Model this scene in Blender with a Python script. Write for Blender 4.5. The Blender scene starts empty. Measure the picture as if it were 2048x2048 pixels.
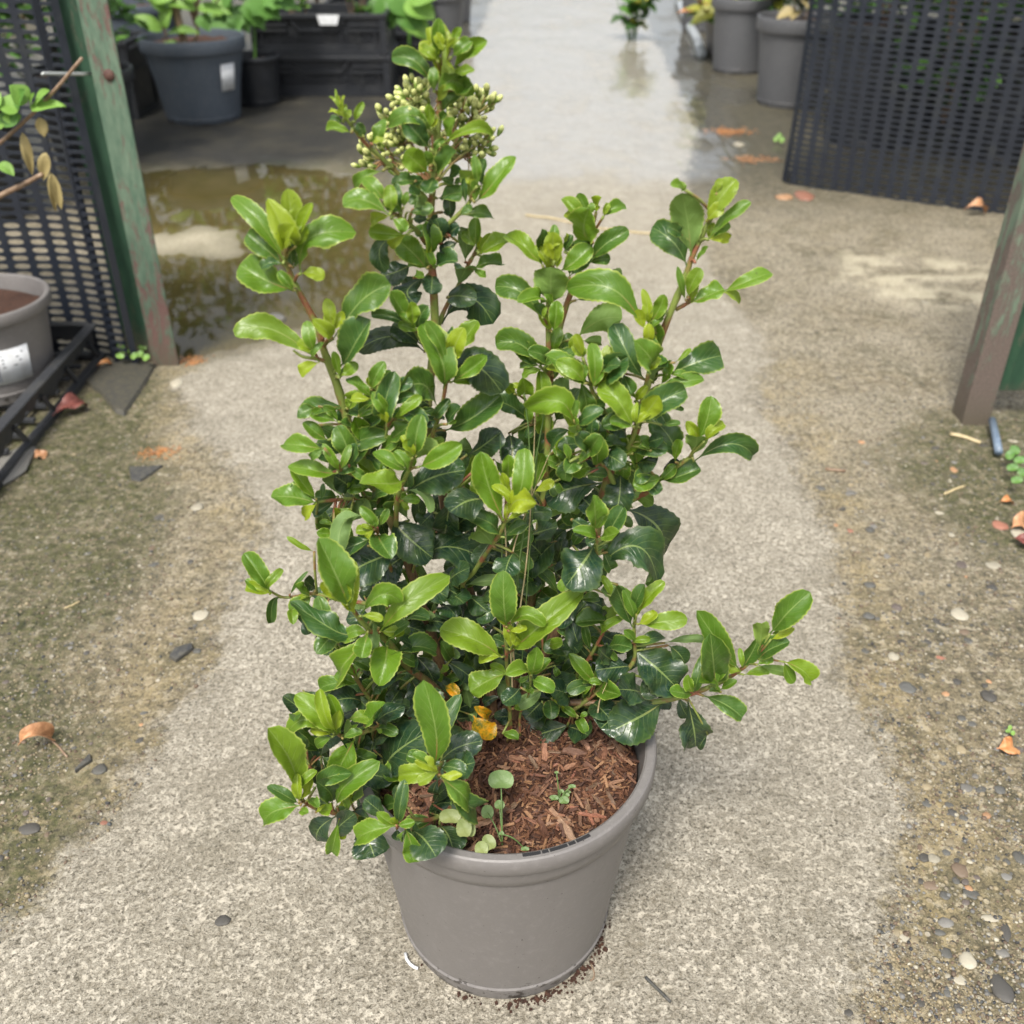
import bpy, bmesh, math, random
import numpy as np
from mathutils import Vector, Matrix, noise as mn

random.seed(7)
rng = np.random.default_rng(11)
C = bpy.context.scene.collection
scn = bpy.context.scene

# ------------------------------------------------------------------ camera
CAM_H = 0.906
PITCH = math.radians(33.0)
FPX = 2010.0          # focal length in photo pixels (photo is 2048 wide)
cam_d = bpy.data.cameras.new('camera')
cam = bpy.data.objects.new('camera', cam_d)
C.objects.link(cam)
cam.location = (0, 0, CAM_H)
cam.rotation_euler = (math.pi / 2 - PITCH, 0, 0)
cam_d.sensor_width = 36
cam_d.lens = 36 * FPX / 2048
cam_d.clip_start = 0.05
cam_d.clip_end = 400
cam_d.dof.use_dof = True
cam_d.dof.focus_distance = 0.88
cam_d.dof.aperture_fstop = 6.6
scn.camera = cam

# ------------------------------------------------------------------ sky, sun, exposure
SUN_EL, SUN_ROT = math.radians(58), math.radians(200)
world = bpy.data.worlds.new('World')
scn.world = world
world.use_nodes = True
wn = world.node_tree
wn.nodes.clear()
sky = wn.nodes.new('ShaderNodeTexSky')
sky.sky_type = 'NISHITA'
sky.sun_disc = False
sky.sun_elevation = SUN_EL
sky.sun_rotation = SUN_ROT
sky.air_density = 1.0
sky.dust_density = 4.0
sky.ozone_density = 1.0
hs = wn.nodes.new('ShaderNodeHueSaturation')
hs.inputs['Saturation'].default_value = 0.32
bg = wn.nodes.new('ShaderNodeBackground')
bg.inputs['Strength'].default_value = 0.115
wo = wn.nodes.new('ShaderNodeOutputWorld')
wn.links.new(sky.outputs[0], hs.inputs['Color'])
wn.links.new(hs.outputs[0], bg.inputs['Color'])
wn.links.new(bg.outputs[0], wo.inputs['Surface'])
sun_d = bpy.data.lights.new('sun', 'SUN')
sun_d.energy = 2.0
sun_d.angle = math.radians(14)
sun_d.color = (1.0, 0.94, 0.85)
sun = bpy.data.objects.new('sun', sun_d)
C.objects.link(sun)
# sky sun_rotation is measured clockwise from +Y
_sd = Vector((math.sin(SUN_ROT) * math.cos(SUN_EL), math.cos(SUN_ROT) * math.cos(SUN_EL), math.sin(SUN_EL)))
sun.rotation_euler = _sd.to_track_quat('Z', 'Y').to_euler()
scn.view_settings.view_transform = 'Standard'
scn.view_settings.look = 'None'
scn.view_settings.gamma = 1
scn.view_settings.use_curve_mapping = False
scn.view_settings.exposure = 0.95
scn.render.engine = 'CYCLES'

# ------------------------------------------------------------------ helpers
CP, SP = math.cos(PITCH), math.sin(PITCH)
RIGHT = Vector((1, 0, 0)); UP = Vector((0, SP, CP)); FWD = Vector((0, CP, -SP))
CAMP = Vector((0, 0, CAM_H))
def ray(u, v):
    return FWD + RIGHT * ((u - 1024) / FPX) + UP * ((1024 - v) / FPX)
def ground(u, v, z=0.0):
    r = ray(u, v); t = (z - CAM_H) / r.z
    return CAMP + r * t
def aty(u, v, y):
    r = ray(u, v); return CAMP + r * (y / r.y)
YP = 0.69
def pt(u, v, d=0.0):
    return aty(u, v, YP - d)
CROPS = {'A': (450, 350, .31056), 'B': (600, 0, .2588), 'C': (950, 350, .33644), 'D': (450, 850, .31056),
         'E': (1000, 850, .33644), 'F': (480, 1350, .31056), 'G': (850, 1350, .31056), 'P': (0, 0, 1.0),
         'Q': (1548, 1448, .3106), 'R': (1600, 900, .3105)}
def cr(c, x, y):
    ox, oy, s = CROPS[c]; return ox + s * x, oy + s * y

def empty(name, loc, rz=0):
    o = bpy.data.objects.new(name, None); C.objects.link(o)
    o.location = loc; o.rotation_euler = (0, 0, rz); o.empty_display_size = .02
    return o
def tag(o, label=None, cat=None, group=None, kind=None):
    if label: o['label'] = label
    if cat: o['category'] = cat
    if group: o['group'] = group
    if kind: o['kind'] = kind
    return o
def mesh_obj(name, verts, faces, mat, parent=None, smooth=True, loc=None):
    me = bpy.data.meshes.new(name)
    me.from_pydata([tuple(v) for v in verts], [], faces)
    if smooth: me.polygons.foreach_set('use_smooth', [True] * len(me.polygons))
    if mat: me.materials.append(mat)
    o = bpy.data.objects.new(name, me); C.objects.link(o)
    if loc is not None: o.location = loc
    if parent:
        o.parent = parent
    return o
class MB:
    """collects geometry that becomes ONE mesh object; coordinates are local to the parent"""
    def __init__(s): s.v = []; s.f = []
    def add(s, vs, fs):
        n = len(s.v); s.v += [Vector(v) for v in vs]; s.f += [[i + n for i in f] for f in fs]
    def box(s, c, d, rot=None):
        x, y, z = [k / 2 for k in d]
        vs = [Vector(p) for p in ((-x,-y,-z),(x,-y,-z),(x,y,-z),(-x,y,-z),(-x,-y,z),(x,-y,z),(x,y,z),(-x,y,z))]
        if rot is not None: vs = [rot @ v for v in vs]
        s.add([v + Vector(c) for v in vs], [(0,3,2,1),(4,5,6,7),(0,1,5,4),(1,2,6,5),(2,3,7,6),(3,0,4,7)])
    def bar(s, a, b, w, h=None):
        a, b = Vector(a), Vector(b); h = h or w
        t = (b - a); L = t.length
        q = t.to_track_quat('X', 'Z').to_matrix()
        s.box((a + b) / 2, (L, w, h), q)
    def lathe(s, prof, seg=48, c=(0, 0, 0), close=False):
        n = len(s.v); c = Vector(c)
        for r, z in prof:
            for k in range(seg):
                a = 2 * math.pi * k / seg
                s.v.append(c + Vector((r * math.cos(a), r * math.sin(a), z)))
        for i in range(len(prof) - 1):
            for k in range(seg):
                k2 = (k + 1) % seg
                s.f.append([n + i*seg + k, n + i*seg + k2, n + (i+1)*seg + k2, n + (i+1)*seg + k])
    def tube(s, pts, rad, seg=8, cap=True):
        pts = [Vector(p) for p in pts]; n = len(s.v); m = len(pts)
        ref = Vector((.3, .2, 1)).normalized(); last = None
        for i, p in enumerate(pts):
            t = (pts[min(i+1, m-1)] - pts[max(i-1, 0)]).normalized()
            if last is None:
                x = t.cross(ref)
                if x.length < .1: x = t.cross(Vector((1, 0, 0)))
            else:
                x = last - t * last.dot(t)
            x.normalize(); last = x; y = t.cross(x)
            r = rad[i] if isinstance(rad, (list, tuple)) else rad
            for k in range(seg):
                a = 2 * math.pi * k / seg
                s.v.append(p + (x * math.cos(a) + y * math.sin(a)) * r)
        for i in range(m - 1):
            for k in range(seg):
                k2 = (k + 1) % seg
                s.f.append([n + i*seg + k, n + i*seg + k2, n + (i+1)*seg + k2, n + (i+1)*seg + k])
        if cap:
            s.f.append([n + k for k in range(seg)][::-1]); s.f.append([n + (m-1)*seg + k for k in range(seg)])
    def build(s, name, mat, parent=None, smooth=False, bevel=0, origin=None):
        vs = s.v
        if origin is not None: vs = [v - Vector(origin) for v in vs]
        o = mesh_obj(name, vs, s.f, mat, parent, smooth)
        if origin is not None: o.location = origin
        if bevel:
            md = o.modifiers.new('bevel', 'BEVEL'); md.width = bevel; md.segments = 2; md.limit_method = 'ANGLE'
        return o
def smooth_line(pts, n=6):
    out = []
    P = [Vector(p) for p in pts]
    P = [P[0] * 2 - P[1]] + P + [P[-1] * 2 - P[-2]]
    for i in range(1, len(P) - 2):
        for k in range(n):
            t = k / n; a, b, c, d = P[i-1], P[i], P[i+1], P[i+2]
            out.append(.5 * ((2*b) + (c - a)*t + (2*a - 5*b + 4*c - d)*t*t + (3*b - a - 3*c + d)*t**3))
    out.append(P[-2]); return out

# ---- node helper
class NT:
    def __init__(s, name):
        s.m = bpy.data.materials.new(name); s.m.use_nodes = True
        s.t = s.m.node_tree; s.t.nodes.clear()
        s.out = s.t.nodes.new('ShaderNodeOutputMaterial')
    def n(s, typ, ins=None, **kw):
        nd = s.t.nodes.new('ShaderNode' + typ)
        for k, v in kw.items(): setattr(nd, k, v)
        for k, v in (ins or {}).items():
            sock = nd.inputs[k]
            if isinstance(v, bpy.types.NodeSocket): s.t.links.new(v, sock)
            else: sock.default_value = v
        return nd
    def noise(s, vec, scale, detail=4, rough=.6, dist=0):
        return s.n('TexNoise', {'Vector': vec, 'Scale': scale, 'Detail': detail, 'Roughness': rough, 'Distortion': dist}).outputs['Fac']
    def ramp(s, fac, stops, interp='LINEAR'):
        r = s.n('ValToRGB', {'Fac': fac}); r.color_ramp.interpolation = interp
        e = r.color_ramp.elements
        while len(e) < len(stops): e.new(.5)
        for el, (p, c) in zip(e, stops):
            el.position = p; el.color = (*c, 1) if len(c) == 3 else c
        return r.outputs['Color']
    def rng(s, v, a, b, c=0., d=1.):
        return s.n('MapRange', {'Value': v, 'From Min': a, 'From Max': b, 'To Min': c, 'To Max': d}).outputs['Result']
    def math(s, op, a, b=0.0, c=0.0):
        nd = s.n('Math', operation=op)
        for i, x in enumerate((a, b, c)):
            if isinstance(x, bpy.types.NodeSocket): s.t.links.new(x, nd.inputs[i])
            else: nd.inputs[i].default_value = x
        return nd.outputs[0]
    def mix(s, f, a, b, bt='MIX'):
        nd = s.n('MixRGB', blend_type=bt)
        for i, x in enumerate((f, a, b)):
            if isinstance(x, bpy.types.NodeSocket): s.t.links.new(x, nd.inputs[i])
            elif i == 0: nd.inputs[0].default_value = x
            else: nd.inputs[i].default_value = (*x, 1)
        return nd.outputs[0]
    def attr(s, name, out='Fac', typ='GEOMETRY'):
        return s.n('Attribute', attribute_name=name, attribute_type=typ).outputs[out]
    def bump(s, h, strength=.5, dist=.001, normal=None):
        i = {'Height': h, 'Strength': strength, 'Distance': dist}
        if normal is not None: i['Normal'] = normal
        return s.n('Bump', i).outputs[0]
    def bsdf(s, **ins):
        b = s.n('BsdfPrincipled')
        for k, v in ins.items():
            k = k.replace('_', ' ')
            if isinstance(v, bpy.types.NodeSocket): s.t.links.new(v, b.inputs[k])
            elif isinstance(v, tuple) and len(v) == 3: b.inputs[k].default_value = (*v, 1)
            else: b.inputs[k].default_value = v
        return b
    def done(s, shader):
        s.t.links.new(shader.outputs[0] if hasattr(shader, 'outputs') else shader, s.out.inputs['Surface']); return s.m
def obj_co(n): return n.n('TexCoord').outputs['Object']
def gen_plastic(name, col, rough=.5, var=.15, scale=30, dirt=(.10, .09, .07), dirt_amt=.25, bump=.05):
    n = NT(name); co = obj_co(n)
    a = n.noise(co, scale, 5, .65); b = n.noise(co, scale * 6, 3, .7)
    c = n.mix(n.rng(a, .3, .75, 0, var * 2), col, tuple(k * 1.25 for k in col))
    c = n.mix(n.rng(n.noise(co, scale * .35, 6, .7), .52, .75, 0, dirt_amt), c, dirt)
    return n.done(n.bsdf(Base_Color=c, Roughness=n.rng(a, .3, .7, rough - .08, rough + .12), Normal=n.bump(b, bump, .002)))

# ------------------------------------------------------------------ materials
def mat_leaf():
    n = NT('leaf'); uv = n.n('UVMap').outputs[0]
    sx = n.n('SeparateXYZ', {'Vector': uv}); t, s = sx.outputs[0], sx.outputs[1]
    s2 = n.math('SUBTRACT', n.math('MULTIPLY', s, 2.0), 1.0); a = n.math('ABSOLUTE', s2)
    age = n.attr('age'); hv = n.attr('hue')
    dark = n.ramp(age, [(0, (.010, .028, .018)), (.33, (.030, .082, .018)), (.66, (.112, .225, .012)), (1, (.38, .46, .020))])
    co = obj_co(n)
    blot = n.noise(co, 90, 4, .6)
    col = n.mix(n.rng(blot, .35, .75, 0, .35), dark, n.mix(.5, dark, (.20, .30, .02)))
    col = n.mix(n.rng(hv, 0, 1, 0, .35), col, n.mix(.6, col, (.02, .09, .03)))
    # veins
    mid = n.math('LESS_THAN', a, n.rng(t, 0, 1, .085, .02))
    lat = n.math('FRACT', n.math('SUBTRACT', n.math('MULTIPLY', t, 9.0), n.math('MULTIPLY', a, 2.6)))
    latv = n.rng(n.math('ABSOLUTE', n.math('SUBTRACT', lat, .5)), 0.0, .09, 1, 0)
    vein = n.math('MAXIMUM', mid, n.math('MULTIPLY', latv, n.rng(a, .1, .95, .55, .05)))
    vcol = n.mix(.55, col, (.34, .44, .14))
    col = n.mix(n.math('MULTIPLY', vein, .75), col, vcol)
    edge = n.rng(a, .87, .96, 0, .85)
    col = n.mix(n.math('MULTIPLY', edge, n.rng(age, .12, .55, .10, 1)), col, (.34, .42, .08))
    # red flush on base midrib
    red = n.math('MULTIPLY', n.math('MULTIPLY', mid, n.rng(t, .12, .45, 1, 0)), n.attr('red'))
    col = n.mix(red, col, (.33, .10, .05))
    yb = n.attr('yellow')
    yc = n.ramp(n.noise(co, 160, 5, .7), [(.38, (.12, .13, .012)), (.5, (.45, .27, .012)), (.62, (.72, .30, .01))])
    col = n.mix(yb, col, yc)
    spot = n.math('MULTIPLY', n.rng(n.noise(co, 260, 2, .5), .74, .77, 0, 1), .6)
    col = n.mix(spot, col, (.05, .04, .015))
    back = n.n('NewGeometry').outputs['Backfacing']
    under = n.mix(.55, col, (.22, .34, .10)); colb = n.mix(back, col, under)
    hgt = n.math('SUBTRACT', n.math('MULTIPLY', n.noise(co, 240, 3, .6), .6), n.math('MULTIPLY', vein, .8))
    nrm = n.bump(hgt, .5, .0011)
    rough = n.math('ADD', n.rng(age, 0, 1, .31, .42), n.math('MULTIPLY', back, .25))
    rough = n.math('ADD', rough, n.rng(n.noise(co, 60, 3, .6), .3, .7, -.08, .1))
    b = n.bsdf(Base_Color=colb, Roughness=rough, Normal=nrm)
    b.inputs['Specular IOR Level'].default_value = .5
    tr = n.n('BsdfTranslucent', {'Color': n.mix(.5, col, n.mix(.4, col, (.5, .7, .03))), 'Normal': nrm})
    mx = n.n('MixShader', {0: n.rng(age, 0, 1, .05, .38)})
    n.t.links.new(b.outputs[0], mx.inputs[1]); n.t.links.new(tr.outputs[0], mx.inputs[2])
    return n.done(mx)
M_leaf = mat_leaf()
def mat_stem():
    n = NT('stem_bark'); co = obj_co(n); age = n.attr('age')
    mp = n.n('Mapping', {'Vector': co, 'Scale': (1, 1, .25)}).outputs[0]
    v = n.noise(mp, 420, 3, .7)
    young = n.mix(n.rng(n.noise(co, 60, 3, .6), .46, .62), (.20, .25, .055), (.25, .095, .05))
    old = n.mix(n.rng(v, .35, .65), (.075, .042, .025), (.20, .12, .06))
    c = n.mix(n.rng(age, .25, .5), old, young)
    return n.done(n.bsdf(Base_Color=c, Roughness=.55, Normal=n.bump(v, .5, .001)))
M_stem = mat_stem()
def mat_bud():
    n = NT('flower_bud'); co = obj_co(n)
    z = n.n('SeparateXYZ', {'Vector': co}).outputs[2]
    c = n.mix(n.rng(z, .0008, .0035), (.17, .26, .035), (.60, .62, .24))
    ang = n.math('SINE', n.math('MULTIPLY', n.math('ARCTAN2', n.n('SeparateXYZ', {'Vector': co}).outputs[0], n.n('SeparateXYZ', {'Vector': co}).outputs[1]), 5))
    c = n.mix(n.rng(ang, .3, .9, 0, .5), c, (.16, .25, .05))
    return n.done(n.bsdf(Base_Color=c, Roughness=.5))
M_bud = mat_bud()
n = NT('flower_stalk'); M_stalk = n.done(n.bsdf(Base_Color=n.mix(n.rng(n.noise(obj_co(n), 50), .4, .6), (.30, .34, .10), (.32, .15, .07)), Roughness=.55))

def mat_pot(name, col, soil_mask=True):
    n = NT(name); co = obj_co(n)
    a = n.noise(co, 9, 6, .7); f = n.noise(co, 130, 5, .75); g = n.noise(co, 700, 2, .6)
    c = n.mix(n.rng(a, .3, .7), tuple(k * .96 for k in col), tuple(k * 1.05 for k in col))
    c = n.mix(n.rng(f, .50, .72, 0, .16), c, (.42, .40, .38))
    scf = n.noise(n.n('Mapping', {'Vector': co, 'Rotation': (.4, .3, .2), 'Scale': (10, 10, 60)}).outputs[0], 2.2, 6, .75)
    c = n.mix(n.rng(scf, .64, .74, 0, .25), c, (.45, .43, .41))
    st = n.n('Mapping', {'Vector': co, 'Scale': (14, 14, 2.2)}).outputs[0]
    c = n.mix(n.rng(n.noise(st, 1.2, 4, .6), .55, .8, 0, .25), c, tuple(k * .72 for k in col))
    z = n.n('SeparateXYZ', {'Vector': co}).outputs[2]
    low = n.rng(z, .0, .05, 1, 0)
    if soil_mask:
        sp = n.noise(co, 75, 6, .75)
        th = n.math('SUBTRACT', .70, n.math('MULTIPLY', low, .20))
        m = n.math('GREATER_THAN', sp, th)
        c = n.mix(n.math('MULTIPLY', m, .85), c, (.03, .025, .02))
        sp2 = n.noise(co, 330, 2, .5)
        c = n.mix(n.math('GREATER_THAN', sp2, n.math('SUBTRACT', .745, n.math('MULTIPLY', low, .06))), c, (.03, .025, .02))
    h = n.math('ADD', n.math('MULTIPLY', g, .4), f)
    return n.done(n.bsdf(Base_Color=c, Roughness=n.rng(f, .3, .7, .42, .6), Normal=n.bump(h, .13, .0012)))
M_pot = mat_pot('taupe_pot_plastic', (.168, .158, .152))
M_potblue = mat_pot('slate_pot_plastic', (.065, .082, .105))
M_potgrey = mat_pot('grey_pot_plastic', (.085, .088, .095))
M_black = gen_plastic('black_plastic', (.014, .016, .020), .45, .2, 20, (.07, .07, .065), .35)
M_net = gen_plastic('black_netting', (.014, .018, .027), .36, .2, 40, (.06, .065, .05), .3)
M_tray = gen_plastic('tray_plastic', (.030, .032, .036), .5, .2, 40, (.09, .085, .07), .4)
n = NT('dark_slot'); M_slot = n.done(n.bsdf(Base_Color=n.mix(n.noise(obj_co(n), 60), (.012, .012, .014), (.02, .02, .022)), Roughness=.7))

def mat_post(name, paint, paint2, rust, amt):
    n = NT(name); co = obj_co(n)
    mp = n.n('Mapping', {'Vector': co, 'Scale': (1, 1, .28)}).outputs[0]
    a = n.noise(mp, 65, 9, .78, .2); b = n.noise(mp, 11, 5, .6); f = n.noise(co, 300, 4, .7)
    z = n.n('SeparateXYZ', {'Vector': co}).outputs[2]
    pc = n.mix(n.rng(n.noise(mp, 70, 5, .7), .35, .65), paint, paint2)
    zz = n.rng(z, .02, .26, .10, 0)
    m = n.rng(n.math('ADD', n.math('ADD', n.math('MULTIPLY', a, .7), n.math('MULTIPLY', b, .4)), zz), amt, amt + .07)
    rc = n.mix(n.rng(f, .35, .65), rust, tuple(k * 1.9 for k in rust))
    c = n.mix(m, pc, rc)
    foot = n.rng(z, .015, .10, .9, 0)
    c = n.mix(foot, c, (.10, .085, .06))
    return n.done(n.bsdf(Base_Color=c, Roughness=.62, Normal=n.bump(n.math('ADD', n.math('MULTIPLY', m, -.6), n.math('MULTIPLY', f, .4)), .5, .002)))
M_post = mat_post('weathered_green_paint', (.065, .12, .08), (.135, .195, .135), (.10, .055, .048), .555)
M_post2 = mat_post('worn_post_paint', (.10, .16, .11), (.17, .21, .15), (.085, .066, .056), .49)
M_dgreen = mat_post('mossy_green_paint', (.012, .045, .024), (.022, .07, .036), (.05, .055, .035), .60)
n = NT('galvanised_wire'); M_wire = n.done(n.bsdf(Base_Color=n.mix(n.noise(obj_co(n), 200), (.35, .37, .36), (.5, .52, .5)), Roughness=.35, Metallic=.7))
n = NT('white_label'); M_label = n.done(n.bsdf(Base_Color=n.mix(n.rng(n.noise(obj_co(n), 40, 5), .4, .7), (.72, .74, .76), (.55, .56, .56)), Roughness=.45))
n = NT('label_print'); M_print = n.done(n.bsdf(Base_Color=n.mix(n.noise(obj_co(n), 80), (.10, .11, .13), (.16, .17, .18)), Roughness=.5))
def mat_wood(name, a, b):
    n = NT(name); co = obj_co(n); r = n.n('ObjectInfo').outputs['Random']
    mp = n.n('Mapping', {'Vector': co, 'Scale': (.18, 1, 1)}).outputs[0]
    g = n.noise(mp, 900, 4, .7)
    c = n.mix(n.rng(g, .3, .7), a, b)
    hsn = n.n('HueSaturation', {'Color': c, 'Hue': n.rng(r, 0, 1, .482, .515), 'Saturation': n.rng(r, 0, 1, 1.0, .8), 'Value': n.rng(n.math('FRACT', n.math('MULTIPLY', r, 7.3)), 0, 1, .55, 1.5)})
    return n.done(n.bsdf(Base_Color=hsn.outputs[0], Roughness=.6, Normal=n.bump(g, .6, .0012)))
M_chip = mat_wood('bark_chip', (.11, .046, .022), (.29, .14, .07))
def mat_chipmass():
    n = NT('bark_fines'); co = obj_co(n); r = n.attr('tint')
    g = n.noise(co, 1100, 3, .7)
    c = n.ramp(r, [(0, (.045, .018, .010)), (.4, (.10, .042, .022)), (.75, (.20, .09, .045)), (1, (.36, .20, .10))])
    c = n.mix(n.rng(g, .3, .7, 0, .5), c, (.06, .025, .014))
    return n.done(n.bsdf(Base_Color=c, Roughness=.65, Normal=n.bump(g, .5, .001)))
M_fines = mat_chipmass()
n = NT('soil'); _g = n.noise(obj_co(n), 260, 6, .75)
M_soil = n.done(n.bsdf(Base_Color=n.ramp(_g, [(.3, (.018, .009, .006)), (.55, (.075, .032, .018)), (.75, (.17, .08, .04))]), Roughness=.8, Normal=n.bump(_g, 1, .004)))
def mat_stone():
    n = NT('pebble'); co = obj_co(n); c = n.attr('color', 'Color', 'OBJECT')
    g = n.noise(co, 260, 4, .7)
    c = n.mix(n.rng(g, .40, .62, 0, .85), c, n.mix(.6, c, (.22, .19, .13)))
    return n.done(n.bsdf(Base_Color=n.n('ObjectInfo').outputs['Color'] if False else c, Roughness=n.rng(g, .3, .7, .3, .55), Normal=n.bump(g, .3, .002)))
M_stone = mat_stone()
n = NT('gravel'); _c = n.attr('tint', 'Color'); _g = n.noise(obj_co(n), 300, 3)
M_gravel = n.done(n.bsdf(Base_Color=n.mix(n.rng(_g, .4, .8, 0, .5), _c, (.15, .13, .09)), Roughness=.6, Normal=n.bump(_g, .4, .002)))
def mat_dead(name, a, b, rough=.5):
    n = NT(name); co = obj_co(n)
    g = n.noise(co, 120, 4, .65)
    b_ = n.bsdf(Base_Color=n.mix(n.rng(g, .35, .65), a, b), Roughness=rough, Normal=n.bump(g, .4, .002))
    return n.done(b_)
M_orange = mat_dead('orange_dead_leaf', (.42, .15, .045), (.58, .30, .12))
M_tan = mat_dead('tan_dead_leaf', (.32, .15, .07), (.55, .30, .15))
M_red = mat_dead('red_dead_leaf', (.12, .035, .028), (.22, .07, .055))
M_straw = mat_dead('straw', (.42, .33, .17), (.60, .50, .30))
M_dry = mat_dead('dry_leaf', (.22, .18, .07), (.40, .32, .14))
M_twig = mat_dead('grey_brown_twig', (.16, .10, .06), (.30, .21, .14))
M_slate = mat_dead('dark_plastic_scrap', (.035, .038, .042), (.095, .09, .075), .55)
def mat_plainleaf(name, a, b, tr=.25, rough=.45):
    n = NT(name); co = obj_co(n); r = n.n('ObjectInfo').outputs['Random']
    c = n.mix(n.rng(n.noise(co, 30, 4), .3, .7), a, b)
    c = n.mix(n.rng(r, 0, 1, 0, .4), c, n.mix(.6, c, (.03, .08, .02)))
    bs = n.bsdf(Base_Color=c, Roughness=rough, Normal=n.bump(n.noise(co, 200, 3), .3, .002))
    t = n.n('BsdfTranslucent', {'Color': c}); mx = n.n('MixShader', {0: tr})
    n.t.links.new(bs.outputs[0], mx.inputs[1]); n.t.links.new(t.outputs[0], mx.inputs[2])
    return n.done(mx)
M_pale = mat_plainleaf('pale_green_leaf', (.16, .34, .05), (.28, .46, .09))
M_mid = mat_plainleaf('mid_green_leaf', (.07, .20, .03), (.15, .30, .06))
M_dk = mat_plainleaf('dark_green_leaf', (.02, .06, .015), (.06, .13, .03), .15)
M_yel = mat_plainleaf('yellow_green_leaf', (.25, .30, .04), (.42, .38, .06))
M_weed = mat_plainleaf('weed_leaf', (.14, .24, .07), (.20, .30, .10))
M_coty = mat_plainleaf('pale_cotyledon', (.20, .26, .08), (.33, .37, .13))

# ------------------------------------------------------------------ numpy noise
def _hash(ix, iy, seed):
    h = (ix.astype(np.int64) * 374761393 + iy.astype(np.int64) * 668265263 + seed * 1442695041) & 0xffffffff
    h = ((h ^ (h >> 13)) * 1274126177) & 0xffffffff
    return ((h ^ (h >> 16)) & 0xffffff) / float(0xffffff)
def vnoise(x, y, seed=0):
    ix = np.floor(x); iy = np.floor(y); fx = x - ix; fy = y - iy
    fx = fx*fx*(3-2*fx); fy = fy*fy*(3-2*fy)
    a = _hash(ix, iy, seed); b = _hash(ix+1, iy, seed); c = _hash(ix, iy+1, seed); d = _hash(ix+1, iy+1, seed)
    return (a*(1-fx)+b*fx)*(1-fy) + (c*(1-fx)+d*fx)*fy
def fbm(x, y, f, o=4, seed=0):
    s = 0; a = .5; t = 0
    for i in range(o):
        s = s + a * vnoise(x*f + 13.7*i, y*f - 7.1*i, seed+i); t += a; a *= .55; f *= 2.03
    return s / t
def poly_sd(px, py, poly):
    """signed distance, positive inside"""
    d = np.full(px.shape, 1e9); inside = np.zeros(px.shape, bool)
    n_ = len(poly)
    for i in range(n_):
        ax, ay = poly[i]; bx, by = poly[(i+1) % n_]
        ex, ey = bx-ax, by-ay; wx, wy = px-ax, py-ay
        t = np.clip((wx*ex+wy*ey)/(ex*ex+ey*ey+1e-12), 0, 1)
        d = np.minimum(d, (wx-ex*t)**2 + (wy-ey*t)**2)
        cond = ((ay > py) != (by > py)) & (px < (bx-ax)*(py-ay)/((by-ay) if by != ay else 1e-9) + ax)
        inside ^= cond
    return np.sqrt(d) * np.where(inside, 1, -1)
def gpoly(pts): return [tuple(ground(u, v)[:2]) for u, v in pts]
def sstep(a, b, x):
    t = np.clip((x-a)/(b-a), 0, 1); return t*t*(3-2*t)

PATH = gpoly([(1745, 2400), (1740, 2048), (1750, 1950), (1785, 1790), (1810, 1640), (1770, 1500), (1690, 1380), (1660, 1250), (1672, 1130),
              (1625, 1010), (1570, 900), (1510, 790), (1530, 715), (1440, 570), (1390, 470), (1365, 350), (1400, 270), (1350, 170), (1300, 60), (1272, 0), (1240, -120),
              (1060, -120), (985, 0), (950, 80), (900, 180), (830, 270), (800, 350), (770, 450), (760, 560), (690, 640), (560, 690), (420, 720), (360, 780), (390, 860), (480, 930),
              (530, 1040), (490, 1160), (440, 1240), (430, 1340), (330, 1430), (290, 1520), (210, 1640), (130, 1760), (0, 1880), (-300, 2200), (-400, 2400)])
PUD = gpoly([(255, 338), (520, 330), (700, 347), (765, 400), (775, 480), (760, 570), (690, 625), (560, 655), (440, 690), (335, 705),
             (300, 514), (485, 508), (465, 456), (270, 457)])
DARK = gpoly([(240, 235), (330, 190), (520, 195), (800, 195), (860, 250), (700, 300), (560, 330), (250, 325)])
MOSSL = gpoly([(-300, 880), (60, 830), (240, 740), (330, 760), (300, 900), (350, 1010), (300, 1130), (180, 1250), (120, 1400), (170, 1500), (150, 1640), (60, 1780), (-200, 2000)])
MOSSR = gpoly([(1850, 830), (2300, 800), (2300, 1150), (1980, 1120), (1850, 1000), (1780, 930)])
SANDL = gpoly([(285, 455), (470, 452), (500, 505), (300, 515)])
SANDR = gpoly([(1700, 510), (1800, 505), (1990, 540), (1975, 620), (1800, 610), (1690, 560)])
MARKR = gpoly([(1560, 420), (2000, 440), (2000, 510), (1790, 530), (1650, 470)])
WETTOP = gpoly([(900, 330), (1340, 330), (1420, 200), (1350, 100), (1290, -120), (1000, -120), (940, 80), (890, 200)])

def grade(lo, hi, step, centre, grow, mn_, mx_):
    out = [centre]
    x = centre
    while x < hi:
        d = max(abs(x), .0); s = step * max(1, (abs(x - centre) / grow)) ** 1.35; x += s; out.append(x)
    x = centre; neg = []
    while x > lo:
        s = step * max(1, (abs(x - centre) / grow)) ** 1.35; x -= s; neg.append(x)
    return np.array(sorted(neg) + out)
gx = grade(-70, 70, .0052, 0.0, .75, 0, 0)
gy = [-6.0, -3, -1, 0, .2, .3]
y = .34
while y < 120:
    gy.append(y); y += .0048 * max(1, (y / .85)) ** 1.5
gy = np.array(gy)
X, Y = np.meshgrid(gx, gy); X = X.ravel(); Y = Y.ravel()
near = (np.abs(X) < 6) & (Y < 14)
wx = X + .055 * (fbm(X, Y, 9, 4, 3) - .5) + .050 * (fbm(X, Y, 34, 4, 5) - .5)
wy = Y + .055 * (fbm(X, Y, 9, 4, 9) - .5) + .050 * (fbm(X, Y, 34, 4, 11) - .5)
a_path = sstep(-.065, .055, poly_sd(wx, wy, PATH))
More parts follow.
